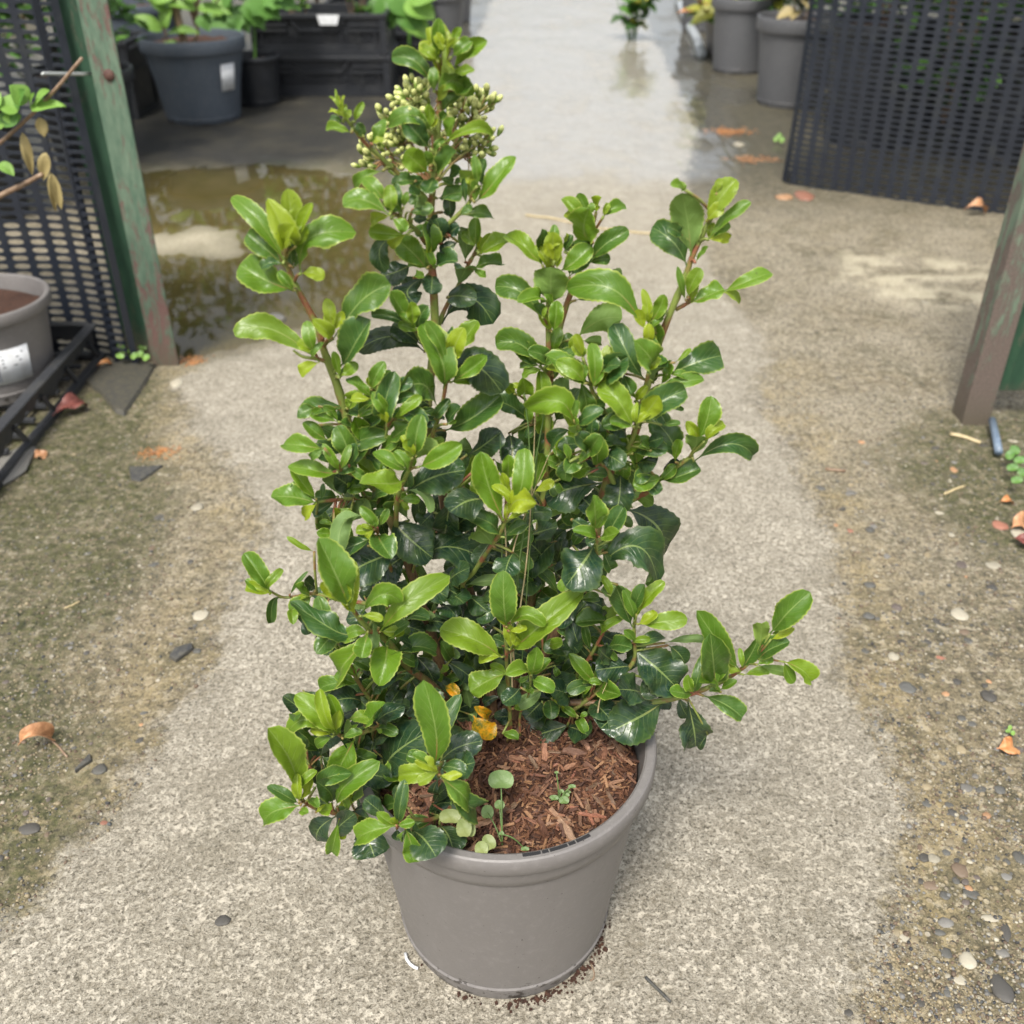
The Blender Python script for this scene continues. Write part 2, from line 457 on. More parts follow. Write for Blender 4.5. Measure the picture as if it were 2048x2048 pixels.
sdp = poly_sd(X + .12 * (fbm(X, Y, 10, 5, 31) - .5), Y + .16 * (fbm(X, Y, 10, 5, 37) - .5), PUD)
a_pud = sstep(-.16, .05, sdp)
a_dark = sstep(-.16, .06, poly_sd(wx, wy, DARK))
a_moss = 1.25 * np.maximum(sstep(-.06, .05, poly_sd(wx, wy, MOSSL)), sstep(-.06, .06, poly_sd(wx, wy, MOSSR))) * (.35 + .9 * fbm(X, Y, 24, 4, 77))
a_sand = np.maximum(sstep(-.03, .02, poly_sd(wx, wy, SANDL)), sstep(-.05, .03, poly_sd(wx, wy, SANDR)) * sstep(.42, .6, fbm(X * .8, Y * 1.8, 14, 5, 41)))
a_wet = sstep(-.5, .15, poly_sd(wx + .3 * (fbm(X, Y, 2.0, 3, 91) - .5), wy, WETTOP)) * (.55 + .45 * sstep(.35, .55, fbm(X * 2, Y, 3.5, 4, 55)))
edge_band = np.exp(-(poly_sd(wx, wy, PATH) + .05) ** 2 / (2 * .045 ** 2)) * (Y < 2.0)
a_ochre = np.clip(edge_band * (fbm(X, Y, 18, 4, 63) * 1.6 - .25), 0, 1)
a_wet = np.maximum(a_wet, .25 * sstep(2.2, 3.6, Y) * (np.abs(X) < 3))
Z = .0030 * (fbm(X, Y, 26, 4, 101) - .5) + .010 * (fbm(X, Y, 4, 3, 103) - .5) * np.where(near, 1, 0)
Z += np.where(near, .0022 * (fbm(X, Y, 95, 3, 107) - .5), 0)
Z += .0045 * a_path * (Y < 2.2) + (1 - a_path) * .0035 * (fbm(X, Y, 55, 3, 109) - .5)
sbig = sstep(-.10, .09, sdp)
Z = Z * (1 - .7 * sbig) - .012 * sbig
d_pot = np.hypot(X + .0108, Y - .648)
Z = np.where(d_pot < .16, Z * sstep(.10, .16, d_pot), Z)
nx, ny = len(gx), len(gy)
idx = np.arange(nx * ny).reshape(ny, nx)
quads = np.stack([idx[:-1, :-1], idx[:-1, 1:], idx[1:, 1:], idx[1:, :-1]], -1).reshape(-1, 4)
me = bpy.data.meshes.new('ground')
me.vertices.add(nx * ny); me.vertices.foreach_set('co', np.stack([X, Y, Z], -1).astype(np.float32).ravel())
me.loops.add(quads.size); me.loops.foreach_set('vertex_index', quads.ravel().astype(np.int32))
me.polygons.add(len(quads)); me.polygons.foreach_set('loop_start', np.arange(0, quads.size, 4, dtype=np.int32))
me.polygons.foreach_set('loop_total', np.full(len(quads), 4, np.int32))
me.polygons.foreach_set('use_smooth', np.ones(len(quads), bool))
me.update(calc_edges=True)
for nm, arr in (('path', a_path), ('pud', a_pud), ('dark', a_dark), ('moss', a_moss), ('sand', a_sand), ('wet', a_wet), ('ochre', a_ochre)):
    at = me.attributes.new(nm, 'FLOAT', 'POINT'); at.data.foreach_set('value', np.clip(arr, 0, 1).astype(np.float32))
def mat_ground():
    n = NT('old_concrete'); co = n.n('TexCoord').outputs['Object']
    A = {k: n.attr(k) for k in ('path', 'pud', 'dark', 'moss', 'sand', 'wet', 'ochre')}
    brk = n.math('ADD', n.math('MULTIPLY', n.noise(co, 38, 6, .75), .6), n.math('MULTIPLY', n.noise(co, 160, 4, .7), .4))
    pm = n.rng(n.math('ADD', A['path'], n.math('MULTIPLY', n.math('SUBTRACT', brk, .5), 2.6)), .30, .72)
    A['path'] = pm
    big = n.noise(co, 3.2, 5, .6); mid = n.noise(co, 22, 5, .65)
    pit = n.noise(co, 150, 5, .62, .6); pit2 = n.noise(co, 330, 3, .6); fine = n.noise(co, 900, 2, .5)
    # clean concrete: pale paste with dark pits
    wp = n.n('VectorMath', {0: co, 1: n.n('VectorMath', {0: n.n('TexNoise', {'Vector': co, 'Scale': 70., 'Detail': 3.}).outputs['Color'], 'Scale': .012}, operation='SCALE').outputs[0]}, operation='ADD').outputs[0]
    gr = n.n('TexVoronoi', {'Vector': wp, 'Scale': 210., 'Randomness': 1.})
    grc = n.n('SeparateColor', {'Color': gr.outputs['Color']}).outputs[0]
    grd = n.rng(gr.outputs['Distance'], .25, .62, 0, 1)
    vg = n.n('TexVoronoi', {'Vector': wp, 'Scale': 270., 'Randomness': 1.})
    vr = n.n('SeparateColor', {'Color': vg.outputs['Color']}).outputs[2]
    g1 = n.math('ADD', n.noise(co, 150, 6, .72), n.math('MULTIPLY', n.math('SUBTRACT', vr, .5), .17)); g2 = n.noise(co, 420, 4, .7); lf = n.noise(co, 11, 5, .65)
    th = n.rng(lf, .30, .68, .485, .435)
    pits = n.math('SUBTRACT', 1.0, n.math('SMOOTH_MIN', n.n('MapRange', {'Value': n.math('ADD', n.math('MULTIPLY', g1, .6), n.math('MULTIPLY', g2, .4)), 'From Min': n.math('SUBTRACT', th, .08), 'From Max': n.math('ADD', th, .10)}).outputs[0], 1.0, .01))
    hi = n.mix(n.rng(mid, .3, .7), (.41, .375, .30), (.53, .49, .405))
    hi = n.mix(n.rng(big, .35, .65, 0, .5), hi, (.46, .42, .335))
    hi = n.mix(n.math('MULTIPLY', grc, .25), hi, (.40, .35, .27))
    lo = n.mix(n.rng(g2, .35, .6), (.135, .118, .080), (.26, .228, .165))
    paste = n.mix(n.math('MULTIPLY', pits, .9), hi, lo)
    paste = n.mix(n.rng(n.noise(co, 240, 6, .75), .40, .46, .85, 0), paste, (.07, .06, .038))
    paste = n.mix(n.rng(n.noise(co, 4.5, 6, .7), .50, .68, 0, .32), paste, (.21, .185, .13))
    paste = n.mix(n.rng(fine, .55, .75, 0, .25), paste, (.68, .64, .55))
    # worn margin: brown with aggregate
    mar = n.mix(n.rng(n.math('ADD', n.math('MULTIPLY', g1, .5), n.math('MULTIPLY', g2, .5)), .40, .56), (.052, .043, .026), (.31, .262, .165))
    mar = n.mix(n.rng(n.noise(co, 30, 6, .7), .42, .62, .55, 0), mar, (.075, .066, .040))
    mar = n.mix(n.rng(big, .42, .62, 0, .4), mar, (.20, .165, .10))
    mar = n.mix(n.rng(n.noise(co, 7, 6, .72), .47, .62, 0, .72), mar, n.mix(n.rng(g2, .38, .6), (.030, .029, .014), (.115, .105, .055)))
    clump = n.noise(co, 48, 6, .8)
    mar = n.mix(n.rng(clump, .535, .60, 0, .8), mar, (.40, .355, .26))
    mar = n.mix(n.rng(clump, .40, .46, .8, 0), mar, (.035, .032, .022))
    yy_ = n.n('SeparateXYZ', {'Vector': co}).outputs[1]
    lite = n.math('MULTIPLY', n.math('MULTIPLY', n.rng(yy_, 1.0, 1.6), n.rng(yy_, 2.9, 3.4, 1, 0)), n.rng(n.noise(co, 6, 5, .65), .36, .62, .15, .85))
    mar = n.mix(n.math('MULTIPLY', lite, n.math('SUBTRACT', 1.0, A['moss'])), mar, n.mix(n.rng(g1, .40, .58), (.11, .094, .062), (.41, .365, .275)))
    vor = n.n('TexVoronoi', {'Vector': n.n('VectorMath', {0: co, 1: n.n('TexNoise', {'Vector': co, 'Scale': 90.}).outputs['Color']}, operation='ADD').outputs[0] if False else co, 'Scale': 105., 'Randomness': 1.})
    stone = n.rng(vor.outputs['Distance'], .30, .40, 1, 0)
    sc = n.ramp(n.n('SeparateColor', {'Color': vor.outputs['Color']}).outputs[0],
                [(0, (.06, .065, .07)), (.25, (.16, .13, .09)), (.5, (.30, .25, .17)), (.75, (.42, .38, .29)), (.9, (.20, .15, .10)), (1, (.5, .46, .38))])
    sel = n.math('GREATER_THAN', n.n('SeparateColor', {'Color': vor.outputs['Color']}).outputs[1], .45)
    sm = n.math('MULTIPLY', stone, sel)
    mar = n.mix(n.math('MULTIPLY', sm, .75), mar, sc)
    mar = n.mix(n.math('MULTIPLY', n.math('MULTIPLY', A['ochre'], n.rng(mid, .35, .6, 0, 1)), n.rng(g1, .42, .55, .15, .8)), mar, (.36, .285, .145))
    col = n.mix(A['path'], mar, paste)
    mossc = n.mix(n.rng(n.noise(co, 130, 4, .7), .35, .65), (.018, .023, .007), (.105, .105, .038))
    mm = n.math('MULTIPLY', A['moss'], n.rng(n.noise(co, 60, 6, .75), .40, .56, .1, 1))
    col = n.mix(mm, col, mossc)
    col = n.mix(n.math('MULTIPLY', n.rng(n.noise(co, 5, 5, .7), .56, .66), .35), col, n.mix(.5, col, (.10, .09, .05)))
    col = n.mix(n.math('MULTIPLY', A['sand'], .7), col, n.mix(n.rng(pit, .3, .7), (.40, .355, .235), (.60, .55, .42)))
    wetc = n.mix(n.rng(n.noise(co, 12, 4), .35, .65), (.17, .15, .10), (.12, .115, .055))
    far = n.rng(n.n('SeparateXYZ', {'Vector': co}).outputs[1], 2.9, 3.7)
    col = n.mix(n.math('MULTIPLY', n.math('MULTIPLY', far, n.math('SUBTRACT', 1.0, A['path'])), .85), col, n.mix(n.rng(mid, .3, .7), (.028, .026, .017), (.085, .076, .046)))  # far wet margins; colour also deepened for the dark rows mirrored there
    col = n.mix(n.math('MULTIPLY', A['pud'], .85), col, wetc)
    col = n.mix(n.math('MULTIPLY', A['dark'], n.rng(n.noise(co, 6, 5), .35, .55, .6, 1)), col, (.018, .017, .014))  # dark wet soil, painted blacker still for the crates' dark reflection
    wet = n.math('MULTIPLY', A['wet'], n.rng(n.noise(co, 9, 5, .65), .30, .62, .55, 1))
    col = n.mix(n.math('MULTIPLY', n.math('MULTIPLY', wet, n.math('SUBTRACT', 1.0, A['path'])), .4), col, n.mix(.5, col, (.12, .115, .09)))
    rough = n.mix(wet, (.80, .80, .80), (.34, .34, .34))
    h = n.math('ADD', n.math('MULTIPLY', pits, -.55), n.math('MULTIPLY', fine, .2))
    h = n.math('MULTIPLY', h, A['path'])
    h2 = n.math('ADD', n.math('MULTIPLY', n.noise(co, 180, 5, .7), 1.1), n.math('MULTIPLY', sm, .9))
    h = n.math('ADD', h, n.math('MULTIPLY', h2, n.math('SUBTRACT', 1.0, A['path'])))
    nb = n.n('Bump', {'Height': h, 'Strength': n.math('SUBTRACT', .85, n.math('MULTIPLY', wet, .72)), 'Distance': .0032}).outputs[0]
    cn = n.bump(n.noise(co, 30, 3, .5), .06, .004)
    return n.done(n.bsdf(Base_Color=col, Roughness=rough, Normal=nb, Specular_IOR_Level=.5, Coat_Weight=n.rng(wet, .12, .5), Coat_Roughness=.09, Coat_IOR=1.9, Coat_Normal=cn))
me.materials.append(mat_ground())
ground_o = bpy.data.objects.new('ground', me); C.objects.link(ground_o); ground_o['kind'] = 'structure'
def gz(x, y):
    """height of the ground near (x,y)"""
    i = min(max(int(np.searchsorted(gx, x)), 0), nx-1); j = min(max(int(np.searchsorted(gy, y)), 0), ny-1)
    return float(Z[j*nx + i])

# puddle: a level sheet of water; its shore is where the ground rises through it
n = NT('puddle_water')
gl = n.n('BsdfGlossy', {'Color': (1, 1, 1, 1), 'Roughness': .03, 'Normal': n.bump(n.noise(obj_co(n), 5, 2), .05, .01)})
tp = n.n('BsdfTransparent', {'Color': (.80, .76, .56, 1)})
mx = n.n('MixShader', {0: n.n('Fresnel', {'IOR': 1.33}).outputs[0]})
n.t.links.new(tp.outputs[0], mx.inputs[1]); n.t.links.new(gl.outputs[0], mx.inputs[2])
M_water = n.done(mx)
px_ = [p[0] for p in PUD]; py_ = [p[1] for p in PUD]
x0, x1, y0, y1 = min(px_)-.1, max(px_)+.1, min(py_)-.08, max(py_)+.1
vs = [(x0+(x1-x0)*i/12, y0+(y1-y0)*j/12, -.0052) for j in range(13) for i in range(13)]
water = mesh_obj('puddle', vs, [(j*13+i, j*13+i+1, (j+1)*13+i+1, (j+1)*13+i) for j in range(12) for i in range(12)], M_water)
water['kind'] = 'structure'

# ================================================================== the pot in front
PC = Vector((-.0078, .648, 0))
PH = .246
def pot_profile(R, h, rb, lip_h=.018, wall=.004, band=.042, lipw=.006):
    """outer silhouette from the foot up, over the rim, and down inside"""
    rt = R - lipw                                  # wall radius at the top, under the lip
    def wr(z): return rb + (rt - rb) * (z / h)
    return [(0, .004), (rb - .012, .004), (rb - .010, .0), (rb - .001, .0), (rb, .003), (wr(.016), .016), (wr(.017) + .0018, .0175), (wr(.022) + .0018, .0215), (wr(.0225) + .0004, .0235),
            (wr(h*.3), h*.3), (wr(h*.55), h*.55), (wr(h - band - .003) - .0008, h - band - .003), (wr(h - band) + .0016, h - band), (wr(h - band*.8) + .0026, h - band*.8),
            (wr(h - lip_h - .002) + .0026, h - lip_h - .002), (R - .0018, h - lip_h), (R - .0004, h - lip_h + .0025), (R, h - .004), (R - .0014, h - .001), (R - .003, h),
            (R - .0085, h - .0002), (R - .0105, h - .0016), (R - .0112, h - .005), (R - .0135, h - .02), (R - .016, h - .06), (rb * .98, .03), (0, .03)]
pot = empty('plant_pot', PC)
tag(pot, 'big taupe grey plastic pot in the foreground holding the bushy green shrub', 'plant pot')
m = MB(); m.lathe(pot_profile(.1375, PH, .1015), 128)
pbody = m.build('pot_body', M_pot, pot, True); pbody.data.set_sharp_from_angle(angle=math.radians(32))
m = MB()
def ringpt(a, r, z): return (r * math.cos(a), r * math.sin(a), z)
def arcplate(m, a0, a1, r0, r1, z0, z1, n_=10):
    vs = []; fs = []
    for i in range(n_ + 1):
        a = a0 + (a1 - a0) * i / n_
        vs += [ringpt(a, r0, z0), ringpt(a, r1, z0), ringpt(a, r1, z1), ringpt(a, r0, z1)]
    for i in range(n_):
        b = i * 4
        for k in range(4): fs.append((b + k, b + (k+1) % 4, b + 4 + (k+1) % 4, b + 4 + k))
    fs.append((0, 3, 2, 1)); fs.append((n_*4, n_*4+1, n_*4+2, n_*4+3)); m.add(vs, fs)
# moulded slots in the rim: sits front right of the rim
def rim_angle(u, v):
    g = ground(u, v, PH) - Vector((PC.x, PC.y, PH)); return math.atan2(g.y, g.x)
s0, s1 = rim_angle(1046, 1716), rim_angle(1186, 1677)
segs = [(0, .25), (.27, .36), (.38, .64), (.66, .76), (.78, 1)]
for a, b in segs:
    arcplate(m, s0 + (s1-s0)*a, s0 + (s1-s0)*b, .1291, .1321, PH - .003, PH + .00025)
m.build('rim_slot', M_slot, pot, False)
# crescent of a pale drainage foot at the left of the base
m = MB()
fp = [ground(u, v, .004) - PC for u, v in ((811, 1906), (813, 1918), (820, 1928), (828, 1934), (836, 1937))]
m.tube(fp, .0016, 6); m.build('label_loop', M_label, pot, True)

# crumbs of potting soil round the foot
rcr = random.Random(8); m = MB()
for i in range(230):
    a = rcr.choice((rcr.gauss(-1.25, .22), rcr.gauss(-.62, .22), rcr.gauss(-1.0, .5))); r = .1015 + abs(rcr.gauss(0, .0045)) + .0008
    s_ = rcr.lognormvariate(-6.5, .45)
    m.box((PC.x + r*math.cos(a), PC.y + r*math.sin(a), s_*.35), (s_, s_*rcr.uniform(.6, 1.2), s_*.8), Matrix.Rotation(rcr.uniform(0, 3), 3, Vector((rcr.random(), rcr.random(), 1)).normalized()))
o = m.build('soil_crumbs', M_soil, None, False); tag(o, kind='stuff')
# ---- bark mulch filling the pot
SZ = .216
mul = empty('bark_mulch', (PC.x, PC.y, SZ))
tag(mul, 'coarse reddish brown bark mulch filling the big taupe pot', 'mulch')
RI = .1215
def soil_z(x, y):
    return .0065 * (mn.noise(Vector((x*28, y*28, .3)))) + .003 * mn.noise(Vector((x*90, y*90, 1.7))) + .006 * (1 - (x*x + y*y) / RI**2)
vs = [(0, 0, soil_z(0, 0))]; fs = []
for i in range(1, 29):
    r = RI * i / 28
    for k in range(72):
        a = 2*math.pi*k/72; x, y = r*math.cos(a), r*math.sin(a); vs.append((x, y, soil_z(x, y)))
for k in range(72): fs.append((0, 1+k, 1+(k+1) % 72))
for i in range(27):
    for k in range(72):
        a = 1+i*72+k; b = 1+i*72+(k+1) % 72; fs.append((a, a+72, b+72, b))
mesh_obj('soil', vs, fs, M_soil, mul)
def chip_geo(L, w, h, rr):
    """splintered slab with ragged ends and split edges"""
    vs = []; ns = 5
    bend = rr.uniform(-.12, .12) * L
    for i in range(ns + 1):
        t = i / ns; x = (t - .5) * L
        ww = w * (.5 + .5 * math.sin(math.pi * (.12 + .76*t))) * rr.uniform(.75, 1.1)
        yo = rr.uniform(-.1, .1) * w; zo = bend * (t-.5)**2 * 2
        vs += [Vector((x + rr.uniform(-.06, .06)*L, yo - ww/2, zo)), Vector((x + rr.uniform(-.06, .06)*L, yo + ww/2, zo)),
               Vector((x, yo + ww*.35, zo + h*rr.uniform(.7, 1.1))), Vector((x, yo - ww*.35, zo + h*rr.uniform(.7, 1.1)))]
    fs = [(0, 3, 2, 1)]
    for i in range(ns):
        b = i*4
        for k in range(4): fs.append((b+k, b+(k+1) % 4, b+4+(k+1) % 4, b+4+k))
    fs.append((ns*4, ns*4+1, ns*4+2, ns*4+3)); return vs, fs
rr = random.Random(5)
chip_me = []
for i in range(16):
    L = rr.uniform(.010, .026); vs, fs = chip_geo(L, L*rr.uniform(.14, .34), L*rr.uniform(.05, .10), rr)
    k = bpy.data.meshes.new('wood_chip'); k.from_pydata([tuple(v) for v in vs], [], fs); k.materials.append(M_chip); chip_me.append(k)
cnt = 0
while cnt < 290:
    a = rr.uniform(0, 2*math.pi); r = RI * math.sqrt(rr.random()) * .985
    x, y = r*math.cos(a), r*math.sin(a)
    if y > .055 and rr.random() < .75: continue        # far side is under the leaves
    o = bpy.data.objects.new('wood_chip', rr.choice(chip_me)); C.objects.link(o); o.parent = mul
    o.location = (x, y, soil_z(x, y) + rr.uniform(.0005, .0045))
    o.rotation_euler = (rr.uniform(-.35, .35), rr.uniform(-.28, .28), rr.uniform(0, 6.28))
    sc = rr.uniform(.5, 1.1); o.scale = (sc, sc*rr.uniform(.7, 1.2), sc)
    if r * 1.0 + .012 * sc > RI: o.location.x *= .9; o.location.y *= .9
    cnt += 1
m = MB(); tint = []
for i in range(5200):
    a = rr.uniform(0, 2*math.pi); r = RI * math.sqrt(rr.random()) * .97
    x, y = r*math.cos(a), r*math.sin(a)
    L = rr.uniform(.0035, .013); w = L*rr.uniform(.08, .25)
    rot = Matrix.Rotation(rr.uniform(0, 6.28), 3, 'Z') @ Matrix.Rotation(rr.uniform(-.45, .45), 3, 'Y') @ Matrix.Rotation(rr.uniform(-.6, .6), 3, 'X')
    m.box((x, y, soil_z(x, y) + rr.uniform(0, .0035)), (L, w, w*rr.uniform(.3, .7)), rot); tint += [rr.random()] * 8
o = m.build('bark_fines', M_fines, mul, False); o['kind'] = 'stuff'
at = o.data.attributes.new('tint', 'FLOAT', 'POINT'); at.data.foreach_set('value', tint)

# ================================================================== the shrub
shrub = empty('shrub', (PC.x, .69, SZ))
tag(shrub, 'bushy evergreen shrub with glossy toothed leaves and pale green flower buds at the top', 'shrub')
SORG = Vector(shrub.location)
# (crop, points..., d at root, d at tip, radius root, radius tip, age root, age tip)   d = metres nearer the viewer than the root
STEMS = [
 # trunk / tall left shoot
 ('D', [(1480,1830),(1400,1600),(1320,1310),(1262,1150),(1205,960),(1100,680),(1000,480),(940,300),(870,90),(800,0),(725,-250),(690,-340),(635,-490),(595,-630),(530,-760),(470,-870),(410,-1000),(385,-1090)], 0, .05, .0050, .0016, 0, 1),
 # central flowering stem
 ('P', [(988,1430),(965,1300),(930,1150),(900,1050),(880,960),(868,900),(858,850),(855,800),(864,730),(870,660),(868,590),(864,535),(858,480),(862,430),(866,370),(872,300),(878,240),(880,190),(883,150)], -.01, .0, .0050, .0016, 0, 1),
 # rosette branch in front of the centre
 ('P', [(900,1060),(905,985),(868,920),(862,885),(872,850),(885,805),(893,760)], .0, .035, .0022, .0014, .4, 1),
 ('D', [(1100,680),(1110,480),(1165,330),(1195,280)], .02, .06, .0022, .0014, .4, 1),
 # right-centre twin stems
 ('P', [(1010,1430),(1040,1330),(1060,1230),(1068,1150),(1080,1050),(1092,950),(1096,860),(1095,760),(1097,690),(1096,620),(1101,560)], -.01, .0, .0046, .0016, 0, 1),
 ('P', [(1095,790),(1112,690),(1130,620),(1152,560),(1170,510),(1185,470)], -.01, -.02, .0028, .0015, .6, 1),
 # tall right shoot
 ('P', [(1030,1430),(1080,1330),(1130,1220),(1165,1150),(1190,1080),(1205,1000),(1222,940),(1262,890),(1290,790),(1312,705),(1335,640),(1368,560),(1390,500),(1420,440),(1445,395)], 0, .02, .0048, .0016, 0, 1),
 ('C', [(850,1760),(880,1690),(940,1560),(960,1490),(985,1460)], .02, .05, .0022, .0014, .5, 1),
 ('C', [(960,1490),(1000,1330),(1020,1240),(1030,1170)], .015, .03, .0020, .0013, .6, 1),
 ('C', [(870,1720),(830,1560),(760,1390),(700,1290),(690,1240)], .01, .03, .0024, .0014, .5, 1),
 ('C', [(850,1900),(790,1760),(700,1660),(615,1545)], .02, .05, .0022, .0012, .5, 1),
 ('E', [(640,520),(700,490),(800,440),(900,380),(970,300),(1050,250),(1145,180)], .0, .03, .0026, .0014, .5, 1),
 ('C', [(1195,800),(1250,770),(1300,745),(1380,720),(1465,695)], .012, .02, .0016, .0008, .9, 1),
 # low right branch
 ('P', [(1040,1420),(1130,1405),(1235,1408),(1320,1402),(1380,1388),(1440,1365),(1480,1340),(1520,1308)], .01, .05, .0036, .0014, .1, 1),
 ('E', [(430,1700),(620,1550),(760,1450),(800,1380),(798,1280),(796,1180)], .02, .03, .0024, .0014, .4, 1),
 ('E', [(330,1650),(470,1470),(545,1360),(600,1260),(645,1180)], .01, .02, .0020, .0012, .5, 1),
 ('E', [(60,1750),(52,1600),(40,1450),(38,1330),(32,1220)], .03, .07, .0020, .0014, .5, 1),
 # lower left branches
 ('D', [(1420,1760),(1300,1650),(1180,1560),(1075,1425),(1000,1350),(930,1320),(860,1240),(810,1170)], .02, .11, .0038, .0016, .2, 1),
 ('D', [(1150,2000),(1010,1850),(930,1760),(850,1640),(785,1500)], .05, .07, .0026, .0014, .5, 1),
 ('F', [(1330,300),(1150,370),(1000,340),(880,340),(780,375),(660,392),(620,370)], .03, .10, .0030, .0014, .2, 1),
 ('F', [(1320,330),(1180,640),(1000,800),(850,880),(720,895),(620,888),(520,870),(450,840),(395,800)], .04, .13, .0030, .0014, .2, 1),
 ('F', [(1320,330),(1050,500),(830,590),(690,630),(570,618),(470,605),(440,560)], .04, .10, .0026, .0013, .3, 1),
 ('F', [(1330,330),(1320,450),(1300,560),(1270,630)], .04, .16, .0026, .0014, .3, 1),
 ('F', [(1360,400),(1390,640),(1350,860),(1230,930),(1120,930),(1025,965)], .05, .175, .0026, .0013, .2, 1),
 ('D', [(1200,1280),(1050,1180),(850,1140),(690,1110),(560,1085),(450,1105),(370,1108),(290,1070)], .01, .03, .0022, .0010, .3, 1),
 # laterals
 ('B', [(990,1560),(900,1450),(760,1340),(620,1210),(500,1100),(410,985),(330,880),(285,780)], .0, .03, .0018, .0009, .7, 1),
 ('B', [(970,1880),(900,1780),(800,1700),(715,1640)], .0, .03, .0018, .0012, .7, 1),
 ('B', [(1010,1900),(1100,1780),(1200,1680),(1290,1590),(1320,1545)], .0, .01, .0018, .0012, .7, 1),
 ('A', [(1365,1010),(1400,900),(1450,800),(1500,715),(1560,590),(1610,500),(1640,430)], -.01, -.02, .0018, .0012, .7, 1),
 ('A', [(1330,1180),(1280,1100),(1230,1020),(1190,960)], .0, .02, .0014, .001, .8, 1),
 ('A', [(640,1200),(600,1185),(500,1170),(440,1130)], .045, .05, .0015, .0008, .9, 1),
 ('D', [(1000,480),(900,470),(760,478),(640,490),(580,500)], .02, .05, .0018, .001, .8, 1),
 ('D', [(980,420),(900,360),(830,325),(740,290)], .02, .06, .0018, .001, .9, 1),
 ('D', [(940,330),(1000,200),(1030,80),(1040,0)], .02, .04, .0016, .001, .8, 1),
 ('D', [(1650,1270),(1530,1050),(1600,950),(1700,800),(1770,700),(1810,610)], .0, .06, .0024, .0013, .5, 1),
 ('C', [(440,1560),(330,1420),(290,1310)], -.01, .0, .0014, .001, .6, 1),
 ('D', [(1080,1000),(1060,900),(1000,800),(980,660)], .02, .06, .0014, .001, .6, 1),
 ('E', [(430,1050),(560,860),(575,720),(570,620)], .02, .06, .0018, .001, .5, 1),
 ('A', [(1060,1850),(1035,1720),(1050,1600)], .03, .05, .0014, .001, .7, 1),
 ('A', [(900,1500),(960,1420),(1000,1330)], .04, .05, .0012, .0008, .7, 1),
 ('E', [(120,1720),(170,1600),(185,1500)], .04, .08, .0012, .0008, .6, 1),
]
stem_objs = []; stem_px = []
def stem_mesh(pts, rads, ages, name, parent):
    m = MB(); m.tube(pts, rads, 9)
    o = mesh_obj(name, m.v, m.f, M_stem, None)
    ag = []
    for a in ages: ag += [a] * 9
    at = o.data.attributes.new('age', 'FLOAT', 'POINT'); at.data.foreach_set('value', ag)
    return o
rs = random.Random(21)
for c, P, d0, d1, r0, r1, a0, a1 in STEMS:
    px = [cr(c, *p) for p in P]; n_ = len(px)
    L = [0]
    for i in range(1, n_): L.append(L[-1] + math.dist(px[i], px[i-1]))
    P3 = []
    for i, (u, v) in enumerate(px):
        t = L[i] / L[-1]; d = d0 + (d1-d0) * t
        P3.append(pt(u, v, d))
    for p in P3[:1]:
        pass
    if px[0][1] > 1420 and px[0][0] < 1060:
        P3 = [P3[0] + Vector((0, .004, -.03))] + P3
    sm = smooth_line(P3, 5)
    k = len(sm); loc = []
    for i, p in enumerate(sm):
        t = i / (k-1)
        r = r0 + (r1-r0)*t
        r *= 1 + .10*mn.noise(p*160) + (.16 if i % 9 == 4 else 0)
        loc.append(r * 1.0)
    ages = [a0 + (a1-a0)*i/(k-1) for i in range(k)]
    o = stem_mesh([p - SORG for p in sm], loc, ages, 'stem', shrub)
    o.parent = shrub
    stem_objs.append(o)
    sub = []
    for i in range(n_ - 1):
        for q in range(8):
            t = q/8; u = px[i][0]*(1-t)+px[i+1][0]*t; v = px[i][1]*(1-t)+px[i+1][1]*t
            l = (L[i]*(1-t)+L[i+1]*t)/L[-1]
            sub.append((u, v, d0+(d1-d0)*l))
    sub.append((*px[-1], d1)); stem_px.append(np.array(sub))
def nearest_stem(u, v):
    best = None
    for i, s in enumerate(stem_px):
        q = np.hypot(s[:, 0]-u, s[:, 1]-v); j = int(q.argmin())
        w = q[j] - s[j, 2]*120          # prefer the nearer of two stems
        if best is None or w < best[0]: best = (w, i, j, q[j])
    return best[1], best[2], best[3]

